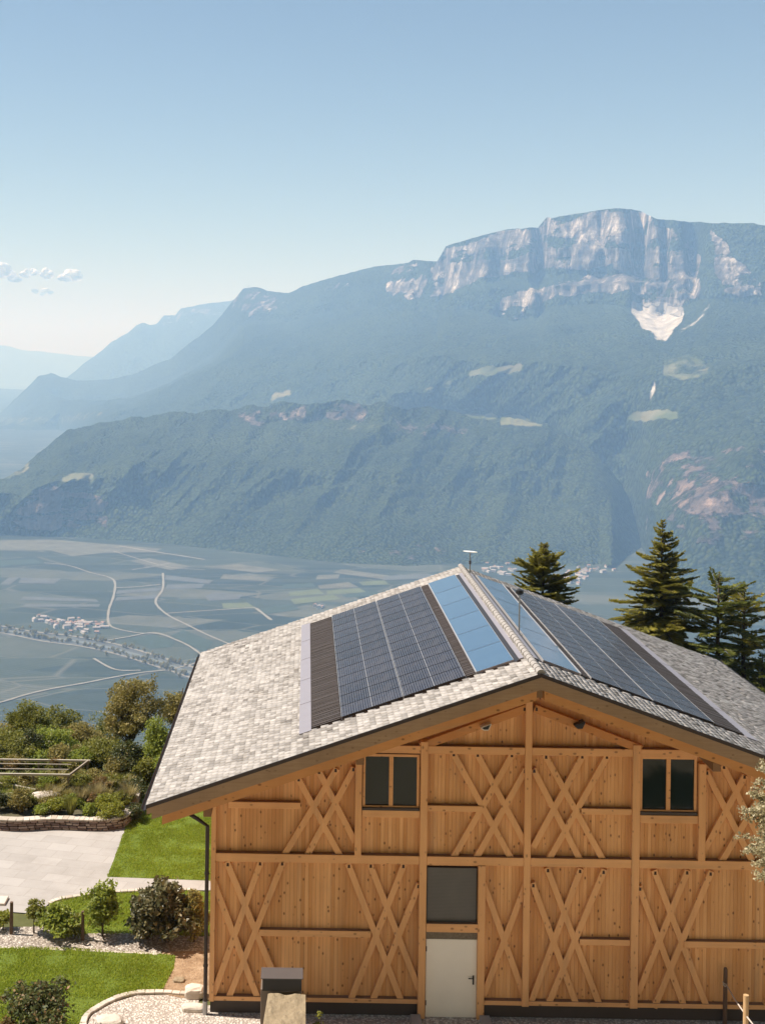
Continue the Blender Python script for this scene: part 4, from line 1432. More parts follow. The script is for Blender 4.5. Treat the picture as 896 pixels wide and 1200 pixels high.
# down-right leaning '\' then up-right leaning '/': end points in the photo
BS = [((250, 1031), (302.5, 1170)), ((265.8, 1009), (333, 1170)), ((407.5, 1011), (470, 1173)), ((433, 1011), (491, 1160)),
      ((565.8, 1034), (616, 1173)), ((623, 1034), (674.5, 1177)), ((640, 1016), (702, 1178)), ((747.5, 1038), (801, 1180)), ((765.3, 1019), (827.2, 1180)),
      ((349, 911), (398.7, 1003)), ((373, 902.5), (416, 986)), ((529.8, 881), (597.9, 1005)), ((558, 882), (616, 990)),
      ((624, 900.6), (679.8, 1009)), ((637.6, 884), (707.4, 1010)), ((826, 903), (880, 1008)), ((845.8, 896), (903, 1012))]
FS = [((306, 1008), (248.5, 1169)), ((332, 1008), (267.6, 1170)), ((473.5, 1011), (410, 1173)), ((491, 1035), (436, 1173)),
      ((615.5, 1035), (566, 1165)), ((679.8, 1017), (622, 1172)), ((707.4, 1018), (641.5, 1176)), ((804.9, 1019), (747, 1162)), ((832.5, 1020), (765.3, 1180)),
      ((394.4, 900), (332, 1003)), ((415, 899), (359, 1003)), ((600.4, 882), (529.8, 1006)), ((615.5, 901), (556.8, 1006)),
      ((682.4, 884), (624, 992)), ((711.4, 884), (641.5, 1008)), ((871.7, 908), (825, 994)), ((905, 906), (842.5, 1012))]
for p, q in BS:
    beam('brace', fac(*p), fac(*q), 0.155, -0.055, 0.075, M['beam'], pegs=(0.02,))
for p, q in FS:
    beam('brace', fac(*p), fac(*q), 0.155, -0.0585, 0.075, M['beam'], pegs=(0.02,))
# the right corner lattice repeats the left one
for p, q in BS[:2]:
    a, b = fac(*p), fac(*q)
    beam('brace', (-a[0], a[1]), (-b[0], b[1]), 0.155, -0.0585, 0.075, M['beam'], pegs=(0.02,))
for p, q in FS[:2]:
    a, b = fac(*p), fac(*q)
    beam('brace', (-a[0], a[1]), (-b[0], b[1]), 0.155, -0.055, 0.075, M['beam'], pegs=(0.02,))
# sloping timbers of the gable triangle
a, b = fac(492, 874), fac(616, 829)
beam('brace', a, (b[0], b[1]), 0.2, -0.10, 0.075, M['rafter'], pegs=(0.98,))
a, b = fac(625, 829), fac(750, 877)
beam('brace', a, b, 0.2, -0.10, 0.075, M['rafter'], pegs=(0.02,))

# windows of the upper floor
def window(x0, x1, z0, z1):
    f = MB()
    w = 0.06
    xm = (x0 + x1) / 2
    f.box(x0, x1, -0.03, 0.07, z1 - w, z1)
    f.box(x0, x1, -0.03, 0.07, z0, z0 + w)
    f.box(x0, x0 + w, -0.028, 0.07, z0 + w, z1 - w)
    f.box(x1 - w, x1, -0.028, 0.07, z0 + w, z1 - w)
    f.box(xm - 0.05, xm + 0.05, -0.035, 0.07, z0 + w, z1 - w)
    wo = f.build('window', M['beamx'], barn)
    g = MB()
    g.box(x0 + w, xm - 0.05, 0.02, 0.05, z0 + w, z1 - w)
    g.box(xm + 0.05, x1 - w, 0.02, 0.05, z0 + w, z1 - w)
    g.build('pane', M['pane'], wo)
    s = MB()
    s.box(x0 - 0.005, x1 + 0.005, -0.10, -0.031, z0 - 0.04, z0 + 0.02)
    s.build('window_sill', M['plinth'], wo)


xa, za = fac(425.5, 883)
xb, zb_ = fac(490.5, 947)
window(xa, xb, zb_, za)
xa, za = fac(749.5, 886)
xb, zb_ = fac(815, 952)
window(xa, xb, zb_, za)

# door with a screened transom
tr_ = MB()
xa, za = fac(500.8, 1017)
xb, zb_ = fac(557.5, 1081)
tr_.box(xa, xb, 0.02, 0.06, zb_, za)
tr_.build('transom_window', M['screen'], barn)
ln = MB()
ln.box(xa - 0.02, xb + 0.03, -0.11, 0.1, zb_ - 0.21, zb_ - 0.003)
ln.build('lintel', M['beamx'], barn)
cs = MB()
cs.box(xa - 0.02, xb + 0.03, -0.03, 0.1, 1.955, zb_ - 0.212)
cs.build('concrete_strip', M['concrete'], barn)
dr = MB()
dr.box(-2.475, -1.205, -0.03, 0.03, -0.02, 1.95)
door = dr.build('door', M['white'], barn, bevel=0.006)
hd = MB()
hx, hz = fac(554, 1147)
hd.box(hx - 0.02, hx + 0.02, -0.045, -0.031, hz - 0.13, hz + 0.1)
hd.tube([(hx, -0.04, hz + 0.05), (hx, -0.10, hz + 0.05), (hx - 0.05, -0.105, hz + 0.05), (hx - 0.13, -0.10, hz + 0.05)], 0.013, 6)
hd.build('handle', M['black'], door)
hg = MB()
for zz in (0.3, 1.65):
    hg.tube([(-2.468, -0.04, zz), (-2.468, -0.04, zz + 0.12)], 0.012, 6)
hg.build('hinge', M['black'], door)

# floodlights under the gable
for (px, py, dk) in ((567, 848, False), (676, 846, True)):
    x, z = fac(px, py)
    l = MB()
    l.prism([(x - 0.13, z - 0.03), (x - 0.05, z - 0.09), (x + 0.07, z - 0.085), (x + 0.14, z + 0.07), (x + 0.11, z + 0.075), (x - 0.10, z + 0.0)], -0.30, -0.002, 0)
    l.prism([(x - 0.095, z - 0.025), (x - 0.04, z - 0.065), (x + 0.055, z - 0.06), (x + 0.11, z + 0.055)], -0.31, -0.301, 1)
    l.build('floodlight', [M['black'] if dk else M['lamphousing'], M['black']], barn)

# roof: deck, tiles, panels
mb = MB()
for s in (-1, 1):
    x0, x1 = 0.0, s * XE
    pts = [(x0, ZR - 0.03 - TH), (x1, zroof(XE) - 0.03 - TH), (x1, zroof(XE) - 0.03), (x0, ZR - 0.03)]
    if s > 0:
        mb.prism(pts, Y0 + 0.03, Y1 - 0.03)
    else:
        mb.prism(pts[::-1], Y0 + 0.03, Y1 - 0.03)
roof = mb.build('roof', M['soffit'], barn)

PX0, PX1 = 0.10, 5.70        # solar strip, measured across
PY0, PY1 = 0.02, 12.92


def tiles(s):
    rng = np.random.default_rng(40 + s)
    V = []
    ex, wd = 0.155, 0.225
    n = int(math.ceil(XE * SL_ / ex))
    for c in range(n):
        u0, u1 = c * ex, min((c + 1) * ex + 0.05, XE * SL_ + 0.02)     # along the slope from the ridge
        y = Y0 + (0 if c % 2 else -wd / 2)
        while y < Y1:
            ya, yb = max(y, Y0), min(y + wd - 0.006, Y1)
            y += wd
            if yb - ya < 0.03:
                continue
            um, ym = (u0 + u1) / 2 / SL_, (ya + yb) / 2
            if PX0 + 0.05 < um < PX1 - 0.05 and PY0 < ym < PY1:
                continue
            j = rng.normal() * 0.003
            lift0, lift1 = 0.012 + j, 0.027 + j + abs(rng.normal()) * 0.004
            tw = rng.normal() * 0.004

            def P(u, y_, l):
                xx = u / SL_
                nx, nz = K / SL_, 1 / SL_
                return (s * (xx + nx * l), y_, ZR - K * xx + nz * l)
            top = [P(u0, ya, lift0 + tw), P(u1, ya, lift1 + tw), P(u1, yb, lift1 - tw), P(u0, yb, lift0 - tw)]
            bot = [P(u0, ya, lift0 - 0.02), P(u1, ya, lift1 - 0.02), P(u1, yb, lift1 - 0.02), P(u0, yb, lift0 - 0.02)]
            V.append(top + bot)
    V = np.array(V, np.float32)
    m = len(V)
    base = (np.arange(m) * 8)[:, None, None]
    f = np.array([(0, 1, 2, 3), (0, 4, 5, 1), (1, 5, 6, 2), (2, 6, 7, 3), (3, 7, 4, 0)])
    if s < 0:
        f = f[:, ::-1]
    o = np_mesh('tiles', V, (base + f[None]).reshape(-1, 4), M['tile'], roof)
    return o


tiles(-1)
tiles(1)


def on_roof(s, x, y, l=0.0):
    """point at horizontal distance x from the ridge, lifted l along the slope's normal"""
    nx, nz = K / SL_, 1 / SL_
    return Vector((s * (x + nx * l), y, ZR - K * x + nz * l))


def roof_box(mb, s, x0, x1, y0, y1, l0, l1, mi=0):
    p = [on_roof(s, x, y, l) for l in (l0, l1) for (x, y) in ((x0, y0), (x1, y0), (x1, y1), (x0, y1))]
    if s < 0:
        p = [p[i] for i in (1, 0, 3, 2, 5, 4, 7, 6)]
    mb.hexa(p, mi)


# dark tray under the panels
for s in (-1, 1):
    mb = MB()
    roof_box(mb, s, PX0, PX1 - 0.03, PY0 + 0.02, PY1 - 0.02, -0.01, 0.012)
    mb.build('panel_tray', M['brownmetal'], roof)
    mb = MB()
    roof_box(mb, s, PX1 - 0.30, PX1, PY0 - 0.12, PY1 + 0.1, 0.02, 0.045)
    for k in range(1, 5):
        yy = PY0 + k * 2.58
        roof_box(mb, s, PX1 - 0.30, PX1, yy, yy + 0.02, 0.046, 0.052)
    mb.build('flashing', M['lilacmetal'], roof)
    mb = MB()
    roof_box(mb, s, 0.11, 0.22, PY0 + 0.05, PY1 - 0.05, 0.03, 0.055)
    mb.build('flashing', M['lilacmetal'], roof)


def m_grille():
    t = NT('brown_grille')
    n = t.noise(t.coord(), 4, 4)
    return t.set(t.mix(n, (0.05, 0.036, 0.028), (0.095, 0.07, 0.055)), 0.55, 0.2, 0.4)


M['grille'] = m_grille()


def grille(s, x0, x1):
    mb = MB()
    y = PY0 + 0.06
    rng = np.random.default_rng(3)
    while y < PY1 - 0.08:
        l = 0.05 + rng.uniform(0, 0.008)
        roof_box(mb, s, x0, x1, y, y + 0.062, 0.013, l)
        if rng.uniform() < 0.12:
            roof_box(mb, s, x0, x1, y + 0.066, y + 0.078, 0.013, 0.06, 1)
        y += 0.105
    return mb.build('vent_grille', [M['grille'], M['greymetal']], roof)


for s in (-1, 1):
    grille(s, 4.66, 5.39)
    grille(s, 1.30, 1.53)
    mb = MB()
    roof_box(mb, s, 0.225, 0.325, PY0 + 0.03, PY1 - 0.03, 0.014, 0.03)
    mb.build('flashing', M['brownmetal'], roof)


def panel_mesh(name, L, W, mats, frame=0.011, hgt=0.055, sidebars=True, seam=True):
    """panel lying flat: L across the slope, W along the ridge; origin at its centre"""
    mb = MB()
    mb.box(-L / 2 + frame, L / 2 - frame, -W / 2 + frame * 0.5, W / 2 - frame * 0.5, 0.0, hgt, 0)
    mb.box(-L / 2, -L / 2 + frame - 0.001, -W / 2, W / 2, 0.0, hgt + 0.006, 1)
    mb.box(L / 2 - frame + 0.001, L / 2, -W / 2, W / 2, 0.0, hgt + 0.006, 1)
    if seam:
        mb.box(-0.006, 0.006, -W / 2 + 0.012, W / 2 - 0.012, hgt + 0.0005, hgt + 0.0025, 1)
    mb.box(-L / 2 + frame, L / 2 - frame, -W / 2, -W / 2 + frame * 0.5 - 0.001, 0.0, hgt + 0.004, 2)
    o = mb.build(name, mats, roof)
    return o


def place_panel(o, s, xc, y):
    o.location = on_roof(s, xc, y, 0.016)
    o.rotation_euler = (0, s * math.atan(K), 0)


pv = None
NR = 13
dy = (PY1 - PY0 - 0.10) / NR
for s in (-1, 1):
    for c, xc in enumerate((3.87, 2.32)):
        for r in range(NR):
            if pv is None:
                pv = panel_mesh('solar_panel', 1.535 * SL_, dy - 0.018, [M['pv'], M['alu'], M['brownmetal']])
                o = pv
            else:
                o = pv.copy()
                COL.objects.link(o)
            place_panel(o, s, xc, PY0 + 0.05 + dy * (r + 0.5))
col = None
dc = (PY1 - PY0 - 0.10) / 6
for s in (-1, 1):
    for r in range(6):
        if col is None:
            col = panel_mesh('solar_collector', 0.93 * SL_, dc - 0.004, [M['coll'], M['alu'], M['lilacmetal']], 0.012, 0.06, seam=False)
            o = col
        else:
            o = col.copy()
            COL.objects.link(o)
        place_panel(o, s, 0.81, PY0 + 0.05 + dc * (r + 0.5))
# pale edge bar between collectors and grille
for s in (-1, 1):
    mb = MB()
    roof_box(mb, s, 1.272, 1.298, PY0 + 0.03, PY1 - 0.05, 0.014, 0.09)
    mb.build('edge_bar', M['alu'], roof)

# ridge tiles
rt_ = MB()
L_, ra = 0.33, 0.095
pts = []
for e, (y, rr_) in enumerate(((0, ra * 1.06), (0.06, ra * 1.08), (0.07, ra), (L_ + 0.03, ra * 0.9))):
    for k in range(9):
        t = math.pi * k / 8
        pts.append((-math.cos(t) * rr_, y, math.sin(t) * rr_ * 0.95 - 0.02))
fs = []
for e in range(3):
    for k in range(8):
        fs.append((e * 9 + k, (e + 1) * 9 + k, (e + 1) * 9 + k + 1, e * 9 + k + 1)[::-1])
fs.append(tuple(range(9)))
rt_.add(pts, fs)
M['ridge'] = m_island('ridge_tile_clay', [(0, (0.24, 0.215, 0.195)), (1, (0.40, 0.37, 0.34))], 0.8, 7, 0.3)
r0 = rt_.build('ridge_tile', M['ridge'], roof)
nrt = int((Y1 - Y0) / L_)
for k in range(nrt):
    o = r0 if k == 0 else r0.copy()
    if k:
        COL.objects.link(o)
    o.location = (0, Y0 + k * (Y1 - Y0) / nrt, ZR + 0.045)
    o.rotation_euler = (0, 0, random.uniform(-0.02, 0.02))

# verges: metal edge, weathered fascia in two boards, orange fly rafter
def sloped(mb, s, x0, x1, dz0, dz1, y0, y1, mi=0):
    poly = [(s * x0, ZR - K * x0 + dz1), (s * x1, ZR - K * x1 + dz1), (s * x1, ZR - K * x1 + dz0), (s * x0, ZR - K * x0 + dz0)]
    if s < 0:
        poly = poly
    else:
        poly = poly[::-1]
    mb.prism(poly, y0, y1, mi)


for s in (-1, 1):
    mb = MB(); sloped(mb, s, 0.0, XE + 0.02, -0.06, 0.03, Y0 - 0.035, Y0 - 0.004); mb.build('verge_edge', M['brownmetal'], roof)
    mb = MB(); sloped(mb, s, 0.0, XE, -0.20, -0.062, Y0 - 0.03, Y0 + 0.02); mb.build('fascia', M['greywood'], roof)
    mb = MB(); sloped(mb, s, 0.0, XE - 0.12, -0.36, -0.203, Y0 - 0.012, Y0 + 0.05); mb.build('fascia', M['greywood'], roof)
    mb = MB(); sloped(mb, s, 0.09, XE - 0.36, -0.585, -0.363, Y0 + 0.04, Y0 + 0.20); mb.build('rafter', M['rafter'], roof)
    mb = MB(); sloped(mb, s, 0.0, XE, -0.26, -0.05, Y1 - 0.02, Y1 + 0.02); mb.build('fascia', M['greywood'], roof)
    for y in (3.0, 6.2, 9.4, 12.4):
        mb = MB(); sloped(mb, s, 0.09, XE - 0.3, -0.42, -0.175, y, y + 0.16); mb.build('rafter', M['rafter'], roof)
# purlin ends
for (px, py, off) in ((243, 952, 1.44), (422, 891, 1.44), (631, 812.5, 1.58), (839.5, 899, 1.44)):
    x, z = fac(px, py, off)
    mb = MB()
    mb.box(x - 0.095, x + 0.095, -off, 0.12, z - 0.11, z + 0.11)
    mb.build('purlin', M['beamy'], barn, bevel=0.008)
x, z = fac(243, 952, 1.44)
mb = MB(); mb.box(-x - 0.095, -x + 0.095, -1.44, 0.12, z - 0.11, z + 0.11); mb.build('purlin', M['beamy'], barn, bevel=0.008)
# gutters and the downpipe at the left corner
for s in (-1, 1):
    mb = MB()
    n = 7
    prof = [(math.cos(math.pi + math.pi * k / n) * 0.075, math.sin(math.pi + math.pi * k / n) * 0.075) for k in range(n + 1)]
    prof += [(x * 0.88, z * 0.88) for x, z in prof[::-1]]
    cx_, cz_ = s * (XE + 0.06), zroof(XE) - 0.03
    poly = [(cx_ + x, cz_ + z) for x, z in prof]
    mb.prism(poly, Y0 - 0.04, Y1 + 0.02)
    mb.build('gutter', M['brownmetal'], roof)
mb = MB()
x1, z1 = fac(243.3, 968, 0.09)
mb.tube([(-9.25, 0.12, 5.62), (-9.25, 0.1, 5.42), (x1 - 0.25, -0.06, z1 + 0.16), (x1, -0.09, z1), (x1 + 0.0, -0.09, 3.0), (x1, -0.09, 0.32)], 0.05, 10)
for zz in (1.2, 3.5):
    mb.tube([(x1, -0.09, zz), (x1, -0.09, zz + 0.05)], 0.062, 10)
dp = mb.build('downpipe', M['brownmetal'], barn, smooth=False)
mb = MB()
mb.tube([(x1, -0.09, -0.1), (x1, -0.09, 0.34)], 0.06, 10)
mb.build('pipe_foot', M['steel'], dp)

# dish and mast on the roof
def w_of(local):
    return Vector((XC + CR * local[0] - SR * local[1], DF + SR * local[0] + CR * local[1], local[2]))


dish = empty('satellite_dish', w_of((0.17, 13.0, zroof(0.17))), ROT)
tag(dish, 'white flat round dish on a thin pole at the far end of the roof ridge', 'satellite dish')
mb = MB(); mb.tube([(0, 0, -0.05), (0, 0, 0.76)], 0.022, 8); mb.build('pole', M['steel'], dish)
mb = MB(); mb.tube([(0, 0, 0.36), (0, 0, 0.48)], 0.045, 8); mb.build('bracket', M['greymetal'], dish)
mb = MB()
n = 28
for (r_, z_) in ((0.02, 0.0), (0.245, 0.028), (0.25, 0.045), (0.0, 0.04)):
    mb.v += [(math.cos(6.2832 * k / n) * r_, math.sin(6.2832 * k / n) * r_, z_) for k in range(n)]
mb.n = 4 * n
for e in range(3):
    for k in range(n):
        mb.f.append((e * n + k, e * n + (k + 1) % n, (e + 1) * n + (k + 1) % n, (e + 1) * n + k)); mb.m.append(0)
pl = mb.build('dish_plate', M['white'], dish, smooth=False, loc=(0, 0, 0.76))
pl.rotation_euler = (R(-3), R(4), 0)
xm = fac(598, 742, -2.8)
mast = empty('roof_mast', w_of((0.27, 3.15, zroof(0.27))), ROT)
tag(mast, 'thin dark pole with a round black cap standing beside the roof ridge', 'mast')
mb = MB(); mb.tube([(0, 0, -0.03), (0, 0, 1.18)], 0.02, 8); mb.tube([(0, 0, -0.02), (0, 0, 0.06)], 0.06, 8); mb.build('pole', M['steel'], mast)
mb = MB(); mb.tube([(0, 0, 1.12), (0, 0, 1.16), (0, 0, 1.24), (0, 0, 1.27)], [0.06, 0.11, 0.11, 0.05], 12); mb.build('cap', M['black'], mast)

# radio mast on the far crest
p = at(291, 340, 10190)
rm = empty('radio_mast', p)
tag(rm, 'tiny radio mast on the rocky top of the left mountain ridge', 'radio mast')
mb = MB(); mb.tube([(0, 0, -20), (0, 0, 30), (0, 0, 48)], [4, 3, 1.5], 6); mb.build('tower', M['steel'], rm)
mb = MB(); mb.box(-8, 8, -6, 6, -10, 5); mb.build('base_building', M['white_wall'], rm)

# ------------------------------------------------------------------ garden
def poly_sheet(name, pts, z, mat, kind='structure'):
    mb = MB()
    vs = [onz(x, y, z) if not isinstance(x, Vector) else x for x, y in pts]
    mb.add(vs, [tuple(range(len(vs)))])
    o = mb.build(name, mat)
    if o.data.polygons[0].normal.z < 0:
        o.data.flip_normals()
    return tag(o, None, None, kind=kind)


def poly_w(name, pts, z, mat):
    mb = MB()
    mb.add([(x, y, z) for x, y in pts], [tuple(range(len(pts)))])
    o = mb.build(name, mat)
    if o.data.polygons[0].normal.z < 0:
        o.data.flip_normals()
    return tag(o, None, None, kind='structure')


wl = XC - WX   # left wall of the barn in world x at its front
G = lambda x, y: (onz(x, y, 0).x, onz(x, y, 0).y)
terr = [(-24, 46), G(0, 971), G(60, 970), G(148, 968), G(146, 975), G(126, 1028), (wl + 0.05, G(241, 1033)[1]), (wl + 0.05, G(241, 1044)[1]), G(200, 1043), G(150, 1045), G(95, 1050), G(58, 1058), G(52, 1066), G(50, 1072), G(0, 1068), (-24, 37.0)]
poly_w('terrace', terr, 0.012, M['paving'])
lawnA = [G(148, 962), (wl + 0.05, G(242, 955)[1]), (wl + 0.05, G(241, 1033)[1] + 0.0), G(126, 1028), G(146, 975)]
lawnA = [(-5.85, 47.8), (wl + 0.05, 47.8), (wl + 0.05, G(241, 1033)[1]), G(126, 1028), G(146, 975)]
poly_w('lawn', lawnA, 0.016, M['lawn'])
lawnB = [G(58, 1060), G(95, 1052), G(150, 1047), G(200, 1045), (wl + 0.05, G(240, 1045)[1]), (wl + 0.05, G(240, 1098)[1]), G(150, 1096), G(60, 1096), G(64, 1078)]
poly_w('lawn', lawnB, 0.006, M['lawn'])
bed = [G(-40, 1088), G(50, 1086), G(64, 1094), G(150, 1094), G(200, 1096), (wl + 0.05, G(240, 1098)[1]), (wl + 0.05, G(240, 1118)[1]), G(195, 1119), G(150, 1115), G(60, 1112), (-14, G(0, 1112)[1])]
poly_w('gravel_bed', bed, 0.010, M['bedgravel'])
soil = [G(190, 1116), (wl + 0.02, G(240, 1114)[1]), (wl + 0.02, G(240, 1172)[1]), G(212, 1170), G(185, 1164), G(196, 1140)]
poly_w('soil', soil, 0.014, M['soil'])
lawnC = [(-14, G(0, 1112)[1]), G(60, 1112), G(150, 1116), G(206, 1120), G(204, 1135), G(196, 1150), G(190, 1163), G(160, 1166), G(132, 1174), G(108, 1186), G(98, 1200), G(92, 1230), (-14, 29.0)]
poly_w('lawn', lawnC, 0.018, M['lawn'])
grav = [G(98, 1204), G(110, 1188), G(134, 1175), G(160, 1167), G(200, 1166), (wl - 0.3, G(236, 1166)[1]), (wl - 0.3, DF + 0.4), (wl + 17, DF + 0.4), (wl + 17, 23.9), (-7.0, 23.9), (-6.3, 29)]
poly_w('gravel_path', grav, 0.008, M['gravel'])

# soil heaped by the corner and stones
def rock(name, label, loc, sx, sy, sz, mat, seed, cat='rock', cut=0.0, rz=0.0):
    rng = np.random.default_rng(seed)
    mb = MB()
    nu, nv = 14, 9
    vs = []
    for j in range(nv + 1):
        ph = math.pi * j / nv - math.pi / 2
        for i in range(nu):
            th = 2 * math.pi * i / nu
            d = np.array([math.cos(ph) * math.cos(th), math.cos(ph) * math.sin(th), math.sin(ph)])
            e = np.sign(d) * np.abs(d) ** 0.62
            k = 0.85 + 0.3 * float(fbm(np.array([d[0] * 2 + 9 + seed]), np.array([d[1] * 2 + d[2] * 1.7 + 5]), 4, seed)[0])
            vs.append((e[0] * sx * k, e[1] * sy * k, e[2] * sz * k + sz * 0.7))
    fs = [(j * nu + i, j * nu + (i + 1) % nu, (j + 1) * nu + (i + 1) % nu, (j + 1) * nu + i) for j in range(nv) for i in range(nu)]
    mb.add(vs, fs)
    o = mb.build(name, mat, loc=loc)
    o.rotation_euler = (0, 0, rz)
    tag(o, label, cat)
    return o


p = onz(229, 1168, 0); rock('boulder', 'pale boulder lying against the barn corner', (p.x - 0.02, p.y, 0), 0.26, 0.2, 0.17, M['palestone'], 3)
p = onz(226, 1184, 0); rock('boulder', 'flat pale stone below the boulder at the barn corner', (p.x, p.y, 0), 0.30, 0.16, 0.09, M['palestone'], 5)
p = onz(210, 1150, 0); rock('boulder', 'small buried stone in the bare soil', (p.x, p.y, -0.03), 0.16, 0.13, 0.07, M['sandstone'], 6)
p = onz(128, 1204, 0); rock('boulder', 'grey boulder on the gravel inside the curved kerb', (p.x, p.y, 0), 0.34, 0.26, 0.16, M['palestone'], 8)
p = onz(112, 1208, 0); rock('boulder', 'low pale stone cut by the lower photo edge beside the kerb', (p.x, p.y - 0.2, 0), 0.24, 0.2, 0.12, M['palestone'], 9)

# kerb of long pale stones round the gravel: one thing, stones as islands of its mesh
def kerb(name, label, pts, w, h, mat, n=7, gap=0.02, cat='kerb', z0=0.0):
    wp = smooth_path([G(*p) for p in pts], n)
    mb = MB()
    for i in range(len(wp) - 1):
        a, b = wp[i], wp[i + 1]
        d = b - a
        L = np.linalg.norm(d)
        if L < 1e-4:
            continue
        d = d / L
        nr = np.array((-d[1], d[0])) * w / 2 * random.uniform(0.9, 1.1)
        a2, b2 = a + d * gap * 0.5, b - d * gap * 0.5
        hh = h * random.uniform(0.9, 1.08)
        P4 = [a2 - nr, b2 - nr, b2 + nr, a2 + nr]
        mb.hexa([(q[0], q[1], z0 - 0.1) for q in P4] + [(q[0], q[1], hh) for q in P4])
    o = mb.build(name, mat, bevel=0.012)
    tag(o, label, cat)
    return o


M['kerbstone'] = m_island('kerb_stone', [(0, (0.42, 0.36, 0.29)), (1, (0.60, 0.53, 0.45))], 0.85, 9, 0.35)
kerb('stone_kerb', 'curved pale stone kerb between lawn and gravel path', [(96, 1215), (100, 1194), (113, 1183), (134, 1172), (160, 1165), (192, 1164), (218, 1166)], 0.16, 0.07, M['kerbstone'], 3, 0.008)
kerb('stone_edging', 'low stone edging between terrace and sunken grass strip', [(58, 1060), (70, 1055), (95, 1051), (125, 1047), (150, 1045.5), (175, 1044.5), (200, 1044), (226, 1044)], 0.17, 0.07, M['kerbstone'], 3)
kerb('stone_edging', 'thin gravel bed edging of pale stones along the front lawn', [(-30, 1110), (30, 1112), (80, 1114), (130, 1116), (185, 1119)], 0.09, 0.035, M['kerbstone'], 4)
# steps at the left edge
mb = MB()
a = G(0, 1052); b = G(10, 1058)
mb.box(-14, onz(7, 1060).x, onz(0, 1062).y, onz(0, 1053).y, -0.1, 0.09)
o = mb.build('garden_step', M['kerbstone'], bevel=0.015)
tag(o, 'pale stone step at the left edge of the paved terrace', 'step')


# stone wall of the raised bed
def stone_wall(pts, h, w, label):
    wp = smooth_path(pts, 8)
    L = [0]
    for i in range(len(wp) - 1):
        L.append(L[-1] + np.linalg.norm(wp[i + 1] - wp[i]))
    tot = L[-1]

    def pos(s):
        s = min(max(s, 0), tot)
        i = min(np.searchsorted(L, s, 'right') - 1, len(wp) - 2)
        t = (s - L[i]) / (L[i + 1] - L[i] + 1e-9)
        p = wp[i] * (1 - t) + wp[i + 1] * t
        d = (wp[i + 1] - wp[i]) / (L[i + 1] - L[i] + 1e-9)
        return p, np.array((-d[1], d[0]))
    rng = np.random.default_rng(12)
    mb = MB()
    z = 0.0
    rows = 4
    for r in range(rows):
        rh = h / rows * rng.uniform(0.9, 1.1)
        s = rng.uniform(-0.15, 0)
        while s < tot:
            l = rng.uniform(0.16, 0.36)
            s0, s1 = max(0, s + 0.012), min(tot, s + l - 0.012)
            s += l
            if s1 - s0 < 0.05:
                continue
            o_ = rng.uniform(-0.025, 0.025)
            p0, n0 = pos(s0)
            p1, n1 = pos(s1)
            A, Bq = p0 - n0 * (w / 2 + o_), p1 - n1 * (w / 2 + o_)
            C_, D_ = p1 + n1 * w / 2, p0 + n0 * w / 2
            q = [A, Bq, C_, D_]
            mb.hexa([(v[0], v[1], z + 0.008) for v in q] + [(v[0], v[1], z + rh - 0.008) for v in q])
        z += rh
    o = mb.build('garden_wall', M['wallblocks'], bevel=0.02)
    tag(o, label, 'wall')
    cp = MB()
    for i in range(len(wp) - 1):
        (p0, n0), (p1, n1) = pos(L[i] + 0.006), pos(L[i + 1] - 0.006)
        q = [p0 - n0 * (w / 2 + 0.03), p1 - n1 * (w / 2 + 0.03), p1 + n1 * (w / 2 + 0.03), p0 + n0 * (w / 2 + 0.03)]
        cp.hexa([(v[0], v[1], z + 0.002) for v in q] + [(v[0], v[1], z + 0.05) for v in q])
    cp.build('coping', M['kerbstone'], o)
    core = MB()
    for i in range(len(wp) - 1):
        (p0, n0), (p1, n1) = pos(L[i]), pos(L[i + 1])
        q = [p0 - n0 * (w / 2 - 0.05), p1 - n1 * (w / 2 - 0.05), p1 + n1 * (w / 2 - 0.03), p0 + n0 * (w / 2 - 0.03)]
        core.hexa([(v[0], v[1], -0.05) for v in q] + [(v[0], v[1], z - 0.005) for v in q])
    core.build('mortar_core', M['peg'], o)
    return z


wy = 45.2
wallp = [(-22, 46.1), (-14, 45.5), G(0, 972), G(60, 971), G(110, 972.5), G(134, 971), G(147, 966), (G(152, 958)[0], 46.7), (G(152, 958)[0] + 0.02, 47.6)]
zw = stone_wall(wallp, 0.38, 0.3, 'low curved stone wall of the raised flower bed behind the terrace')
bedtop = [(-22, 46.0), (-14, 45.55), (G(0, 972)[0], G(0, 972)[1] + 0.02), G(60, 970), G(110, 971), G(134, 969.5), (G(147, 966)[0] - 0.05, 45.9), (G(152, 958)[0] - 0.05, 46.7), (G(152, 958)[0] - 0.05, 47.6), (G(152, 958)[0] - 0.1, 49.4), (-22, 49.4)]
mb = MB(); mb.slab(bedtop[::-1], -0.05, 0.33)
o = mb.build('flower_bed_soil', m_plain('dark_planted_soil', (0.085, 0.075, 0.04), 0.95, 0, 0.5, 5)); tag(o, None, None, kind='structure')
if o.data.polygons[0].normal.z < 0:
    o.data.flip_normals()

# pergola standing in the bed
per = empty('pergola', (G(60, 940)[0], 48.0, 0.33))
tag(per, 'bare wooden pergola frame of thin posts and pale beams behind the stone wall', 'pergola')


def per_l(v):
    return Vector(v) - per.location


ZT = None
Yf, Yb = 47.6, 49.3
c_fr, c_br = at(82, 906, Yf), at(103, 894, Yb)
zt = 0.5 * (c_fr.z + c_br.z)
xf_, xb_ = c_fr.x, c_br.x


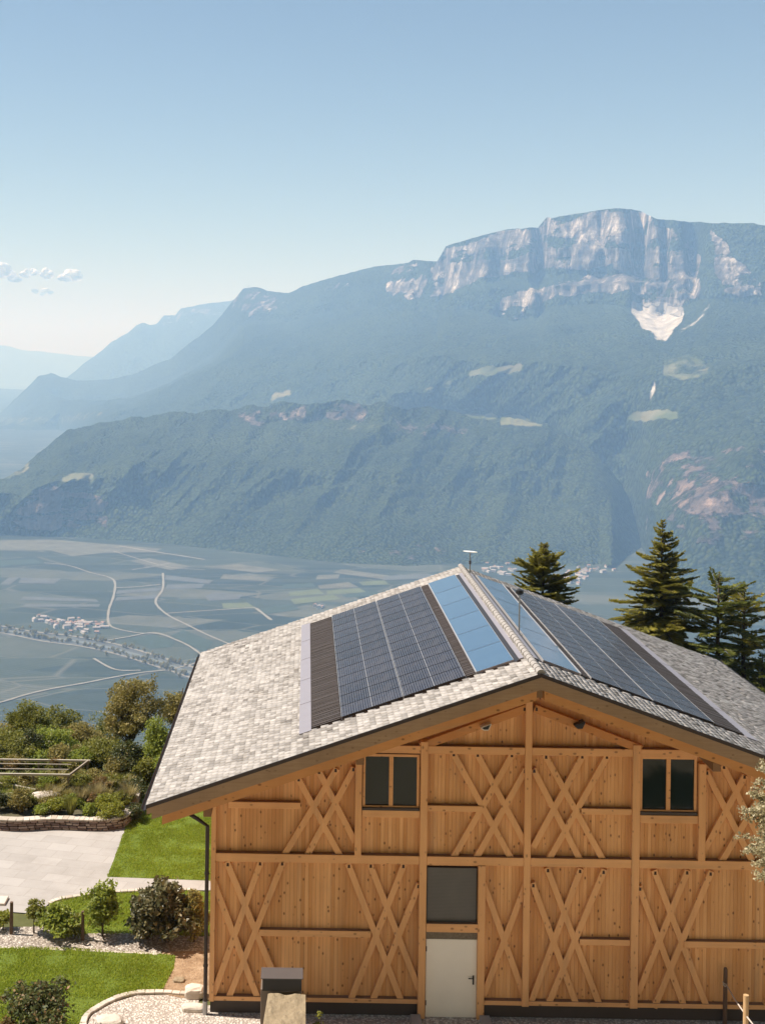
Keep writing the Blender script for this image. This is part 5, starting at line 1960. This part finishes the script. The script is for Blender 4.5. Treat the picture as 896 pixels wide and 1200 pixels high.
def pbeam(name, a, b, w, h, mat):
    a, b = per_l(a), per_l(b)
    d = (b - a).normalized()
    sd = d.cross(Vector((0, 0, 1)))
    sd = sd.normalized() if sd.length > 0.01 else Vector((1, 0, 0))
    up = sd.cross(d)
    mb = MB()
    mb.hexa([p + sd * sx * w / 2 + up * sz * h / 2 for p, sz, sx in ((a, -1, -1), (a, -1, 1), (b, -1, 1), (b, -1, -1))] +
            [p + sd * sx * w / 2 + up * sz * h / 2 for p, sz, sx in ((a, 1, -1), (a, 1, 1), (b, 1, 1), (b, 1, -1))])
    return mb.build(name, mat, per)


pbeam('beam', (-17, Yf, zt), (xf_, Yf, zt), 0.065, 0.075, M['palewood'])
pbeam('beam', (-17, Yb, zt), (xb_ + 0.1, Yb, zt), 0.065, 0.075, M['palewood'])
pbeam('beam', (xf_, Yf + 0.05, zt + 0.0), (xb_, Yb - 0.05, zt), 0.06, 0.07, M['greypost'])
for yy in (47.95, 48.55):
    pbeam('slat', (-17, yy, zt + 0.09), (xb_ - 0.5, yy, zt + 0.09), 0.03, 0.03, M['palewood'])
for (x, yy) in ((xf_ - 0.05, Yf), (at(39, 920, Yf).x, Yf), (at(-3, 920, Yf).x, Yf), (-15.4, Yf), (xb_, Yb), (at(70, 920, Yb).x, Yb), (at(15, 920, Yb).x, Yb), (-15, Yb), (at(45, 930, Yb).x, Yb)):
    pbeam('post', (x, yy, 0.2), (x, yy, zt - 0.05), 0.07, 0.07, M['greypost'])
# rails in front
rl = empty('wooden_railing', (0, 0, 0))
tag(rl, 'pale sloping handrail of long poles running below the pergola', 'railing')
mb = MB(); mb.tube([at(-30, 913, 47.3), at(20, 921, 47.2), at(72, 932, 47.1)], 0.04, 8); mb.build('rail', M['palewood'], rl)
mb = MB(); mb.tube([at(44, 931.5, 47.45), at(100, 930.5, 47.4), at(138, 929.5, 47.4)], 0.035, 8); mb.build('rail', M['palewood'], rl)
for x, y in ((44, 931.5), (103, 930.5), (0, 918)):
    p = at(x, y, 47.42 if x else 47.25)
    mb = MB(); mb.tube([(p.x, p.y, 0.25), (p.x, p.y, p.z + (0.0))], 0.035, 8); mb.build('post', M['postwood'], rl)


for k, (px, Y_, h_, rx_, mk_, lab_) in enumerate(((-6, 50.2, 1.0, 0.7, 'midleaf', 'low green shrub behind the pergola at the left photo edge'), (20, 49.9, 0.9, 0.65, 'olive', 'low olive shrub behind the second pergola post from the left'), (44, 50.1, 1.0, 0.7, 'brightleaf', 'low bright shrub behind the centre of the pergola'), (66, 49.8, 0.9, 0.6, 'midleaf', 'low green shrub behind the front corner of the pergola'), (92, 49.9, 1.0, 0.65, 'olive', 'low olive shrub behind the far corner of the pergola'), (30, 51.0, 1.6, 0.9, 'darkleaf', 'dark shrub between the pergola and the round topped tree'))):
    xx_ = at(px, 920, Y_).x
    tree('shrub', lab_, (xx_, Y_, gz(xx_, Y_)), h_, rx_, M[mk_], 460 + k, 'shrub', 40, 110, 0.10, 0.22, 0.03, 0.0, parts=('stem', 'foliage'))
# plants of the bed
def plant(name, label, x, y, h, rx, mat, seed, cat='plant', z=0.33, n=22, per_=90, leaf=0.075, cr=0.16, Y=None, group=None, aspect=0.55):
    p = onz(x, y, z) if Y is None else Vector((at(x, y, Y).x, Y, z))
    return tree(name, label, p, h, rx, M[mat], seed, cat, n, per_, leaf, cr, 0.02, 0.04, group, aspect=aspect, parts=('stem', 'foliage'))


plant('bed_shrub', 'tall olive shrub at the left end of the stone wall bed', 22, 952, 0.95, 0.45, 'olive', 301, 'shrub', n=34)
plant('bed_shrub', 'dark green shrub in the bed at the left photo edge', 0, 950, 0.75, 0.4, 'darkleaf', 302, 'shrub', n=30)
plant('bed_shrub', 'yellow orange leaved shrub left of the upright grass tuft', 66, 953, 0.55, 0.4, 'yellowleaf', 303, 'shrub', n=28)
plant('bed_shrub', 'low green plant at the wall left of the yellow orange shrub', 50, 955, 0.4, 0.35, 'brightleaf', 304, 'shrub', n=20)
plant('bed_shrub', 'yellow green shrub right of the upright grass tuft', 124, 952, 0.75, 0.48, 'yellowleaf', 305, 'shrub', n=36)
plant('bed_shrub', 'bright low shrub spilling at the right end of the stone wall', 128, 958, 0.55, 0.55, 'yellowleaf', 306, 'shrub', n=30)
plant('bed_shrub', 'small green shrub just right of the upright grass tuft', 103, 956, 0.4, 0.3, 'brightleaf', 307, 'shrub', n=18)
plant('bed_shrub', 'green shrub behind the yellow shrub by the wall end', 142, 946, 0.7, 0.4, 'midleaf', 308, 'shrub', n=26)
plant('bed_shrub', 'dark green shrub between the railing posts', 36, 946, 0.5, 0.3, 'midleaf', 309, 'shrub', n=24)
plant('shrub', 'dark overhanging shrub on the grass beside the wall end', 158, 962, 0.7, 0.4, 'darkleaf', 310, 'shrub', z=0.0, n=30)


def tuft(label, x, y, h, n, mat, z=0.33, seed=0, spread=0.22, name='grass_tuft'):
    rng = np.random.default_rng(seed)
    p = onz(x, y, z)
    V = []
    for i in range(n):
        a = rng.uniform(0, 6.28)
        b = np.array([math.cos(a), math.sin(a), 0]) * rng.uniform(0, 0.08)
        e = b + np.array([math.cos(a), math.sin(a), 0]) * rng.uniform(0.2, 1) * spread + np.array([0, 0, h * rng.uniform(0.6, 1)])
        m = (b + e) / 2 + np.array([0, 0, 0.06 * h])
        s = np.array([-math.sin(a), math.cos(a), 0]) * 0.012
        V += [b - s, m + s, e, m - s]
    o = np_mesh(name, V, quads_for(n), mat)
    o.location = p
    return tag(o, label, 'plant')


for k, (x, y, h, rx, mk, lab) in enumerate(((14, 944, 0.5, 0.45, 'midleaf', 'green shrub under the left end of the pergola'), (58, 946, 0.45, 0.45, 'olive', 'olive shrub under the middle of the pergola'), (90, 945, 0.45, 0.35, 'brightleaf', 'bright shrub beside the front corner post of the pergola'), (112, 946, 0.5, 0.4, 'orangeleaf', 'rusty shrub between the end post and the yellow green shrub'), (76, 946, 0.4, 0.35, 'midleaf', 'green shrub just behind the upright grass tuft'))):
    plant('bed_shrub', lab, x, y, h, rx, mk, 420 + k, 'shrub', n=26)
tuft('upright green grass tuft in the middle of the stone wall bed', 83, 956, 0.72, 420, M['midleaf'], seed=3, spread=0.26)
tuft('dry grass clump behind the upright green tuft', 95, 944, 0.7, 300, M['drygrass'], seed=4, spread=0.4)
tuft('dry grass clump under the tall olive tree', 112, 942, 0.8, 380, M['drygrass'], seed=5, spread=0.5)
tuft('dry grass clump at the right end of the railing', 150, 942, 0.7, 380, M['drygrass'], seed=6, spread=0.5)
tuft('dry grass clump behind the middle of the railing', 60, 940, 0.6, 300, M['drygrass'], seed=7, spread=0.45)
p = onz(52, 944, 0.33); rock('boulder', 'long grey stone lying behind the railing', (p.x, p.y + 0.3, 0.3), 0.55, 0.25, 0.25, M['palestone'], 14)
p = onz(6, 946, 0.33); rock('boulder', 'grey stone behind the dark shrub at the left edge', (p.x, p.y + 0.3, 0.3), 0.35, 0.25, 0.25, M['palestone'], 15)
p = onz(152, 944, 0.2); rock('boulder', 'reddish stone beside the dry grass at the railing end', (p.x, p.y, 0.1), 0.35, 0.25, 0.28, M['sandstone'], 16)
# red flowers on the pergola
for k, (x, y, Y) in enumerate(((64, 894, Yb), (12, 897, Yb - 0.3))):
    p = at(x, y, Y)
    tree('climbing_flower', ('red flowering climber on the far pergola beam', 'rusty climber on the pergola near the left edge')[k], (p.x, p.y, p.z - 0.2), 0.42, 0.28 + 0.2 * k, M['orangeleaf'], 330 + k, 'plant', 14, 60, 0.07, 0.12, 0.015, 0.1, parts=('stem', 'foliage'))

rgt = random.Random(21)
for k, (x_, y_, h_, r_, mk_) in enumerate(((8, 926, 0.5, 0.45, 'midleaf'), (30, 922, 0.45, 0.5, 'olive'), (56, 924, 0.5, 0.45, 'brightleaf'), (78, 919, 0.45, 0.5, 'olive'), (96, 923, 0.55, 0.45, 'midleaf'), (118, 928, 0.5, 0.45, 'orangeleaf'))):
    plant('bed_shrub', ('low green shrub on the ground under the left part of the pergola', 'low olive shrub on the ground between the left pergola posts', 'low bright shrub on the ground under the middle of the pergola', 'low olive shrub at the foot of the front pergola corner post', 'low green shrub at the foot of the far pergola corner post', 'low rusty shrub on the ground right of the pergola')[k], x_, y_, h_, r_, mk_, 640 + k, 'shrub', n=30)
for k in range(90):
    x_, y_ = rgt.uniform(-6, 150), (rgt.uniform(936, 945) if k < 22 else rgt.uniform(911, 927))
    o = tuft('small grass clump in the planting around the pergola', x_, y_, rgt.uniform(0.35, 0.6) if k < 22 else rgt.uniform(0.2, 0.38), 200, M[rgt.choice(('drygrass', 'olive', 'olive', 'brightleaf', 'midleaf'))], seed=500 + k, spread=rgt.uniform(0.3, 0.5))
    o['group'] = 'grass clumps around the pergola'
# shrubs and young plants beside the gravel bed
M['glossleaf'] = m_leaf('glossy_dark_leaves', (0.045, 0.052, 0.018), (0.19, 0.165, 0.075), 0.2, (0.38, 0.30, 0.16), 0.42)
tree('garden_shrub', 'large dark green shrub between the grass strip and the barn corner', (*G(196, 1104), 0), 1.85, 0.98, M['glossleaf'], 351, 'shrub', 90, 62, 0.165, 0.27, 0.06, 0.0, parts=('stem', 'foliage'))
tree('garden_shrub', 'lower dark shrub spreading left of the largest dark shrub', (*G(172, 1100), 0), 1.35, 0.6, M['glossleaf'], 362, 'shrub', 46, 58, 0.155, 0.25, 0.05, 0.0, parts=('stem', 'foliage'))
tree('garden_shrub', 'pale olive shrub squeezed between the dark shrub and the downpipe', (*G(227, 1104), 0), 1.5, 0.45, M['olive'], 352, 'shrub', 44, 90, 0.10, 0.2, 0.04, 0.0, parts=('stem', 'foliage'))
tree('garden_shrub', 'rusty tipped dark shrub in the lower left corner on the lawn', (G(55, 1200)[0], G(52, 1222)[1], 0), 1.75, 0.92, M['rustleaf'], 353, 'shrub', 90, 80, 0.11, 0.24, 0.05, 0.0, parts=('stem', 'foliage'))
tree('garden_shrub', 'small reddish shrub at the lower left photo edge', (G(10, 1215)[0], G(10, 1222)[1], 0), 0.7, 0.35, M['orangeleaf'], 354, 'shrub', 24, 80, 0.07, 0.14, 0.03, 0.03, parts=('stem', 'foliage'))
tree('young_bush', 'tall bright young bush right of the dark stake', (*G(120, 1098), 0), 1.6, 0.6, M['brightleaf'], 355, 'shrub', 56, 42, 0.125, 0.2, 0.03, 0.05, parts=('stem', 'foliage'))
tree('young_bush', 'low spreading bright bush left of the dark stake', (*G(66, 1098), 0), 0.95, 0.8, M['brightleaf'], 356, 'shrub', 56, 36, 0.12, 0.19, 0.03, 0.05, parts=('stem', 'foliage'))
tree('young_bush', 'round leafy sapling beside the terrace steps', (*G(40, 1094), 0), 0.95, 0.3, M['midleaf'], 357, 'shrub', 20, 70, 0.09, 0.14, 0.025, 0.3, parts=('stem', 'foliage'))
tree('young_bush', 'small sprig of leaves touching the dark stake', (*G(88, 1100), 0), 0.75, 0.3, M['midleaf'], 358, 'shrub', 16, 60, 0.09, 0.13, 0.02, 0.1, parts=('stem', 'foliage'))
tree('young_bush', 'yellow green plant left of the leftmost stake', (*G(4, 1090), 0), 0.6, 0.35, M['yellowleaf'], 359, 'shrub', 18, 60, 0.08, 0.14, 0.02, 0.1, parts=('stem', 'foliage'))
for x, yb, h, lab in ((13.5, 1095, 0.92, 'dark wooden stake left of the round sapling'), (97, 1102, 0.82, 'dark wooden stake beside the tall bright bush')):
    p = onz(x, yb, 0)
    mb = MB()
    mb.hexa([(-0.045, -0.045, -0.2), (0.045, -0.045, -0.2), (0.045, 0.045, -0.2), (-0.045, 0.045, -0.2), (-0.04, -0.04, h), (0.04, -0.04, h - 0.01), (0.04, 0.04, h), (-0.04, 0.04, h + 0.01)])
    o = mb.build('wooden_stake', M['postwood'], bevel=0.008, loc=p)
    tag(o, lab, 'stake')

# metal clad pillar with rough stone in front of the facade
pb = Vector((at(331, 1160, 29.6).x, 29.6, 0))
pil = empty('metal_cabinet', pb)
tag(pil, 'dark metal cabinet with flat grey lid standing before the barn wall', 'cabinet')
ztop = at(331, 1150, 29.25).z
mb = MB(); mb.box(-0.50, 0.44, -0.12, 0.36, 0, ztop - 0.30); mb.build('body', M['greymetal_b'] if 'greymetal_b' in M else m_plain('brown_grey_cladding', (0.17, 0.135, 0.11), 0.55, 0.1), pil, bevel=0.006)
mb = MB(); mb.box(-0.46, 0.44, -0.20, 0.34, ztop - 0.298, ztop - 0.021); mb.build('recess_shade', M['black'], pil)  # solid black block stands for the shaded recess under the lid
mb = MB(); mb.box(-0.50, 0.47, -0.215, 0.32, ztop - 0.02, ztop); mb.build('lid', M['greymetal'], pil, bevel=0.004)
# monolith
rng_ = np.random.default_rng(77)
mb = MB()
p00 = at(336, 1165, 29.35)
W2, Ls, z_hi = 0.43, 0.95, p00.z
n1, n2 = 14, 20
vs, fs = [], []
for j in range(n2 + 1):
    for i in range(n1 + 1):
        u, w = i / n1, j / n2
        xx = -W2 + 2 * W2 * u - 0.10 * w * (1 - u)
        yy = -w * Ls
        zz = z_hi - 0.30 * w + 0.10 * (float(fbm(np.array([xx * 5 + 3]), np.array([yy * 5 + zz if False else yy * 5]), 5, 5)[0]) - 0.5) * (1 if 0 < i < n1 else 0.3)
        vs.append((xx, yy, zz))
for j in range(n2):
    for i in range(n1):
        a = j * (n1 + 1) + i
        fs.append((a, a + n1 + 1, a + n1 + 2, a + 1))
# sides down to the ground
loop = [i for i in range(n1 + 1)] + [j * (n1 + 1) + n1 for j in range(1, n2 + 1)] + [n2 * (n1 + 1) + i for i in range(n1 - 1, -1, -1)] + [j * (n1 + 1) for j in range(n2 - 1, 0, -1)]
b0 = len(vs)
for q in loop:
    v = vs[q]
    vs.append((v[0] * 1.05 + RNG.normal() * 0.012, v[1] * 1.02, -0.05))
for k in range(len(loop)):
    k2 = (k + 1) % len(loop)
    fs.append((loop[k], loop[k2], b0 + k2, b0 + k))
mb.add(vs, fs)
o = mb.build('stone_block', M['sandstone'], loc=(p00.x, 29.35, 0))
tag(o, 'rough yellowish stone block leaning at the metal cabinet', 'stone block')
q = at(374, 1188, 29.3)
tree('young_bush', 'small weedy plant on the shaded side of the stone block', (q.x, 29.3, 0), max(0.5, at(374, 1172, 29.3).z), 0.15, M['yellowleaf'], 361, 'plant', 12, 40, 0.06, 0.09, 0.02, 0.3, parts=('stem', 'foliage'))

# light well cheeks beside the door
for x0, lab in ((-2.86, 'grey concrete cheek left of the white door'), (-1.14, 'grey concrete cheek right of the white door')):
    mb = MB()
    mb.box(x0, x0 + 0.25, -0.75, -0.145, -0.1, 0.13)
    o = mb.build('concrete_kerb', M['concrete'] if False else M['greymetal_c'] if 'greymetal_c' in M else m_plain('grey_concrete', (0.32, 0.30, 0.28), 0.8, 0, 0.12, 6), bevel=0.01)
    o.location = (XC, DF, 0)
    o.rotation_euler = (0, 0, ROT)
    tag(o, lab, 'kerb')

# rope fence at the right
rf = empty('rope_fence', (0, 0, 0))
tag(rf, 'two round posts joined by a slack rope before the right barn wall', 'fence')
p1, p1t = onz(849, 1196, 0), None
Yp = p1.y - 0.15
t1_ = at(849.5, 1134, Yp)
b1_ = at(849, 1200, Yp)
mb = MB(); mb.tube([(t1_.x, Yp, -0.2), (t1_.x, Yp, t1_.z - 0.04), (t1_.x, Yp, t1_.z)], [0.055, 0.05, 0.035], 10); mb.build('post', M['postwood'], rf)
Yq = 28.6
t2_ = at(873.5, 1166, Yq)
mb = MB(); mb.tube([(t2_.x, Yq, -0.2), (t2_.x, Yq, t2_.z)], 0.06, 12); mb.build('post', M['lightpost'], rf)
a, b = at(849, 1152, Yp), at(873.5, 1190, Yq)
cpt = at(905, 1225, 27.4)
mb = MB(); mb.tube([a + Vector((-0.06, -0.05, 0.02)), a + Vector((0, -0.07, 0)), a.lerp(b, 0.5) + Vector((0, 0, -0.03)), b + Vector((0, -0.07, 0)), b.lerp(cpt, 0.5) + Vector((0, 0, -0.05)), cpt], 0.017, 6)
mb.tube([a + Vector((-0.055, 0, -0.03)), a + Vector((-0.02, -0.06, -0.06)), a + Vector((0.055, 0, -0.02)), a + Vector((0, 0.055, 0)), a + Vector((-0.055, 0, 0.02))], 0.018, 6)
mb.build('rope', M['rope'], rf)

# pale flowering shrub leaning in from the right, nearer the camera
def blossom_tree():
    rng = np.random.default_rng(91)
    Y = 21.0
    c = at(925, 965, Y)
    o = empty('flowering_tree', (c.x + 0.08, Y, gz(c.x, Y)))
    tag(o, 'pale cream blossoming tree leaning in at the right edge', 'tree')
    hgt = at(900, 890, Y).z - gz(c.x, Y)
    tr = MB()
    tr.tube([(1.1, 0, -0.3), (0.95, 0.1, 1.5), (0.5, 0, hgt - 3.0), (0, 0, hgt - 0.6)], [0.14, 0.11, 0.08, 0.02], 8)
    V = []
    for b in range(300):
        z0 = rng.uniform(hgt - 2.3, hgt - 0.45)
        a = rng.uniform(0, 6.28)
        l = rng.uniform(0.45, 1.05) * (0.7 + 0.3 * math.sin((z0 - hgt + 2.5) / 2.5 * 3.1))
        el = rng.uniform(0.1, 0.8)
        d = np.array([math.cos(a) * math.cos(el), math.sin(a) * math.cos(el), math.sin(el)])
        p0 = np.array([0.08, 0, z0])
        pts = [p0 + d * l * t + np.array([0, 0, -0.18 * l * t * t]) for t in (0, 0.35, 0.7, 1.0)]
        tr.tube(pts, [0.018, 0.012, 0.008, 0.003], 4, cap=False)
        ns = int(190 * l)
        t = rng.uniform(0.15, 1.03, ns)
        base = p0 + d * l * t[:, None] + np.stack([0 * t, 0 * t, -0.18 * l * t * t], -1)
        V.append(base + rng.normal(size=(ns, 3)) * 0.045 * (1.35 - t[:, None] * 0.8))
    for b in range(120):
        z0 = rng.uniform(1.6, hgt - 2.2)
        a = rng.uniform(0, 6.28)
        l = rng.uniform(0.5, 1.0)
        d = np.array([math.cos(a), math.sin(a), 0.5]) / 1.118
        p0 = np.array([1.0, 0.05, z0])
        tr.tube([p0, p0 + d * l * 0.5, p0 + d * l], [0.015, 0.01, 0.003], 4, cap=False)
        t = rng.uniform(0.2, 1.03, 110)
        V.append(p0 + d * l * t[:, None] + rng.normal(size=(110, 3)) * 0.05)
    tr.build('trunk', M['bark'], o, smooth=True)
    P = np.concatenate(V)
    np_mesh('crown', leaf_quads(P, 0.055, 0.3, 0.6, rng), quads_for(len(P)), M['paleleaf'], o)


blossom_tree()

# trees left of the frame that shade the terrace corner
for k, (x, y, h, lab) in enumerate(((-15.6, 43.6, 5.0, 'leafy tree standing beside the terrace left of the photo'),)):
    tree('deciduous_tree', lab, (x, y, 0), h, 1.4, M['midleaf'], 390 + k, n_clump=60, per=90, leaf=0.16, clump_r=0.4, base=0.3)


# grass blades on the lawns (visible part)
def in_poly(px, py, poly):
    n = len(poly)
    ins = np.zeros(len(px), bool)
    j = n - 1
    for i in range(n):
        xi, yi = poly[i]
        xj, yj = poly[j]
        c = ((yi > py) != (yj > py)) & (px < (xj - xi) * (py - yi) / (yj - yi + 1e-12) + xi)
        ins ^= c
        j = i
    return ins


def grass(polys, dens, seed):
    rng = np.random.default_rng(seed)
    out = []
    for poly, xmin in polys:
        a = np.array(poly)
        x0, x1, y0, y1 = max(a[:, 0].min(), xmin), a[:, 0].max(), a[:, 1].min(), a[:, 1].max()
        n = int((x1 - x0) * (y1 - y0) * dens)
        px, py = rng.uniform(x0, x1, n), rng.uniform(y0, y1, n)
        k = in_poly(px, py, poly)
        px, py = px[k], py[k]
        cl = fbm(px * 1.7, py * 1.7, 4, 6)
        keep = rng.uniform(size=len(px)) < np.clip(2.6 * cl - 0.55, 0.12, 1)
        out.append(np.stack([px[keep], py[keep], cl[keep]], -1))
    A = np.concatenate(out)
    n = len(A)
    ang = rng.uniform(0, 6.28, n)
    h = rng.uniform(0.03, 0.075, n) * (0.5 + A[:, 2])
    lean = rng.uniform(0, 0.9, n) * h
    la = rng.uniform(0, 6.28, n)
    b = np.stack([A[:, 0], A[:, 1], np.full(n, 0.012)], -1)
    s = np.stack([np.cos(ang), np.sin(ang), 0 * ang], -1) * (rng.uniform(0.006, 0.014, n))[:, None]
    tip = b + np.stack([np.cos(la) * lean, np.sin(la) * lean, h], -1)
    mid = (b + tip) / 2 + np.array([0, 0, 0.008])
    V = np.stack([b, mid + s, tip, mid - s], 1).reshape(-1, 3)
    o = np_mesh('grass', V, quads_for(n), M['blade'])
    tag(o, 'short sunlit lawn grass', 'grass', kind='stuff')


grass([(lawnA, -7), (lawnB, -8.5), (lawnC, -8.6)], 2600, 4)

# ------------------------------------------------------------------ clouds beyond the haze
def m_cloud():
    t = NT('cloud_vapour')
    n = t.noise(t.coord('Generated'), 2.6, 6, 0.7)
    t.set((0.92, 0.90, 0.90), 1.0, 0, 0.0)
    tr = t.node('ShaderNodeBsdfTransparent')
    ms = t.node('ShaderNodeMixShader')
    t.put(ms.inputs[0], t.rng(n, 0.36, 0.6, 0.08, 0.9))
    t.t.links.new(tr.outputs[0], ms.inputs[1])
    t.t.links.new(t.b.outputs[0], ms.inputs[2])
    t.t.links.new(ms.outputs[0], t.out.inputs['Surface'])
    return t.mat


M['cloud'] = m_cloud()


def cloud(px, py, w, h, seed, label):
    D = 52000.0
    c = at(px, py, D)
    k = D / F
    rng = np.random.default_rng(seed)
    import bmesh
    bm = bmesh.new()
    for i in range(7):
        t = rng.uniform(-1, 1)
        r = h * k * rng.uniform(0.35, 0.62) * (1 - 0.45 * abs(t))
        mat = Matrix.Translation((t * w * k * 0.5, rng.uniform(-1, 1) * w * k * 0.25, rng.uniform(-0.1, 0.35) * h * k)) @ Matrix.Diagonal((1.25, 1.2, 0.9, 1))
        bmesh.ops.create_icosphere(bm, subdivisions=3, radius=r, matrix=mat)
    for v in bm.verts:
        q = v.co
        f = fbm(np.array([q.x / (h * k) * 2.2 + 40]), np.array([(q.z + q.y * 0.7) / (h * k) * 2.2 + 40]), 4, seed)[0] - 0.5
        v.co += v.co.normalized() * float(f) * h * k * 0.5
    me = bpy.data.meshes.new('cloud')
    bm.to_mesh(me)
    bm.free()
    me.materials.append(M['cloud'])
    o = bpy.data.objects.new('cloud', me)
    COL.objects.link(o)
    o.location = c
    md = o.modifiers.new('remesh', 'REMESH')
    md.mode = 'VOXEL'
    md.voxel_size = h * k * 0.06
    tag(o, label, 'cloud')
    return o


cloud(3, 322, 22, 15, 1, 'white puff of cloud cut by the left photo edge')
cloud(17, 327, 14, 9, 2, 'small low cloud puff second from the left edge')
cloud(36, 322, 17, 11, 3, 'bright round cloud puff third from the left edge')
cloud(54, 322, 13, 10, 4, 'small slanting cloud puff in the middle of the row')
cloud(83, 325, 24, 12, 5, 'widest cloud puff at the right end of the row')
cloud(50, 343, 18, 9, 6, 'faint cloud puff below the row')

# ------------------------------------------------------------------ haze
hz = MB()
hz.box(-30000, 30000, -3000, 39000, VALLEY - 12, 1010)
t = NT('haze_air')
t.n.remove(t.b)
vp = t.node('ShaderNodeVolumePrincipled')
vp.inputs['Color'].default_value = (0.37, 0.62, 1.0, 1)
vp.inputs['Absorption Color'].default_value = (1, 1, 1, 1)
vp.inputs['Density'].default_value = 1.18e-4
vp.inputs['Anisotropy'].default_value = 0.0
t.t.links.new(vp.outputs[0], t.out.inputs['Volume'])
HZ = hz.build('haze', t.mat)
tag(HZ, None, None, kind='stuff')

# ------------------------------------------------------------------ light, sky, camera
EL, AZ = R(56), R(-83.5)          # sun: left of the view, a touch beyond the barn front
sun = bpy.data.lights.new('sun', 'SUN')
sun.energy = 5.0
sun.angle = R(0.53)
sun.color = (1.0, 0.94, 0.875)
so = bpy.data.objects.new('sun', sun)
COL.objects.link(so)
tosun = Vector((math.sin(AZ) * math.cos(EL), math.cos(AZ) * math.cos(EL), math.sin(EL)))
so.rotation_euler = tosun.to_track_quat('Z', 'Y').to_euler()
so.location = (-30, 20, 60)
W = bpy.data.worlds.new('World')
SC.world = W
W.use_nodes = True
nt = W.node_tree
sk = nt.nodes.new('ShaderNodeTexSky')
sk.sky_type = 'NISHITA'
sk.sun_disc = False
sk.sun_elevation = EL
sk.sun_rotation = AZ
sk.altitude = 800
sk.air_density = 1.25
sk.dust_density = 0.25
sk.ozone_density = 0.8
nt.links.new(sk.outputs[0], nt.nodes['Background'].inputs[0])
nt.nodes['Background'].inputs[1].default_value = 0.058

cam = bpy.data.cameras.new('camera')
co = bpy.data.objects.new('camera', cam)
COL.objects.link(co)
cam.sensor_fit = 'VERTICAL'
cam.sensor_height = 36.0
cam.sensor_width = 36.0
cam.lens = F / 1200 * 36
cam.shift_x = (448 - CX) / 1200
cam.shift_y = -(600 - CY) / 1200
cam.clip_start = 0.5
cam.clip_end = 120000
co.matrix_world = Matrix.Translation((0, 0, HC)) @ Matrix.Rotation(R(90), 4, 'X') @ Matrix.Rotation(ROLL, 4, 'Z')
SC.camera = co

SC.render.engine = 'CYCLES'
SC.cycles.max_bounces = 8
SC.cycles.diffuse_bounces = 4
SC.cycles.glossy_bounces = 3
SC.cycles.transmission_bounces = 4
SC.cycles.volume_bounces = 1
SC.cycles.use_denoising = True
SC.cycles.sample_clamp_indirect = 8
SC.view_settings.view_transform = 'Standard'
SC.view_settings.look = 'None'
SC.view_settings.exposure = 0.82
SC.view_settings.gamma = 1.0
SC.render.film_transparent = False
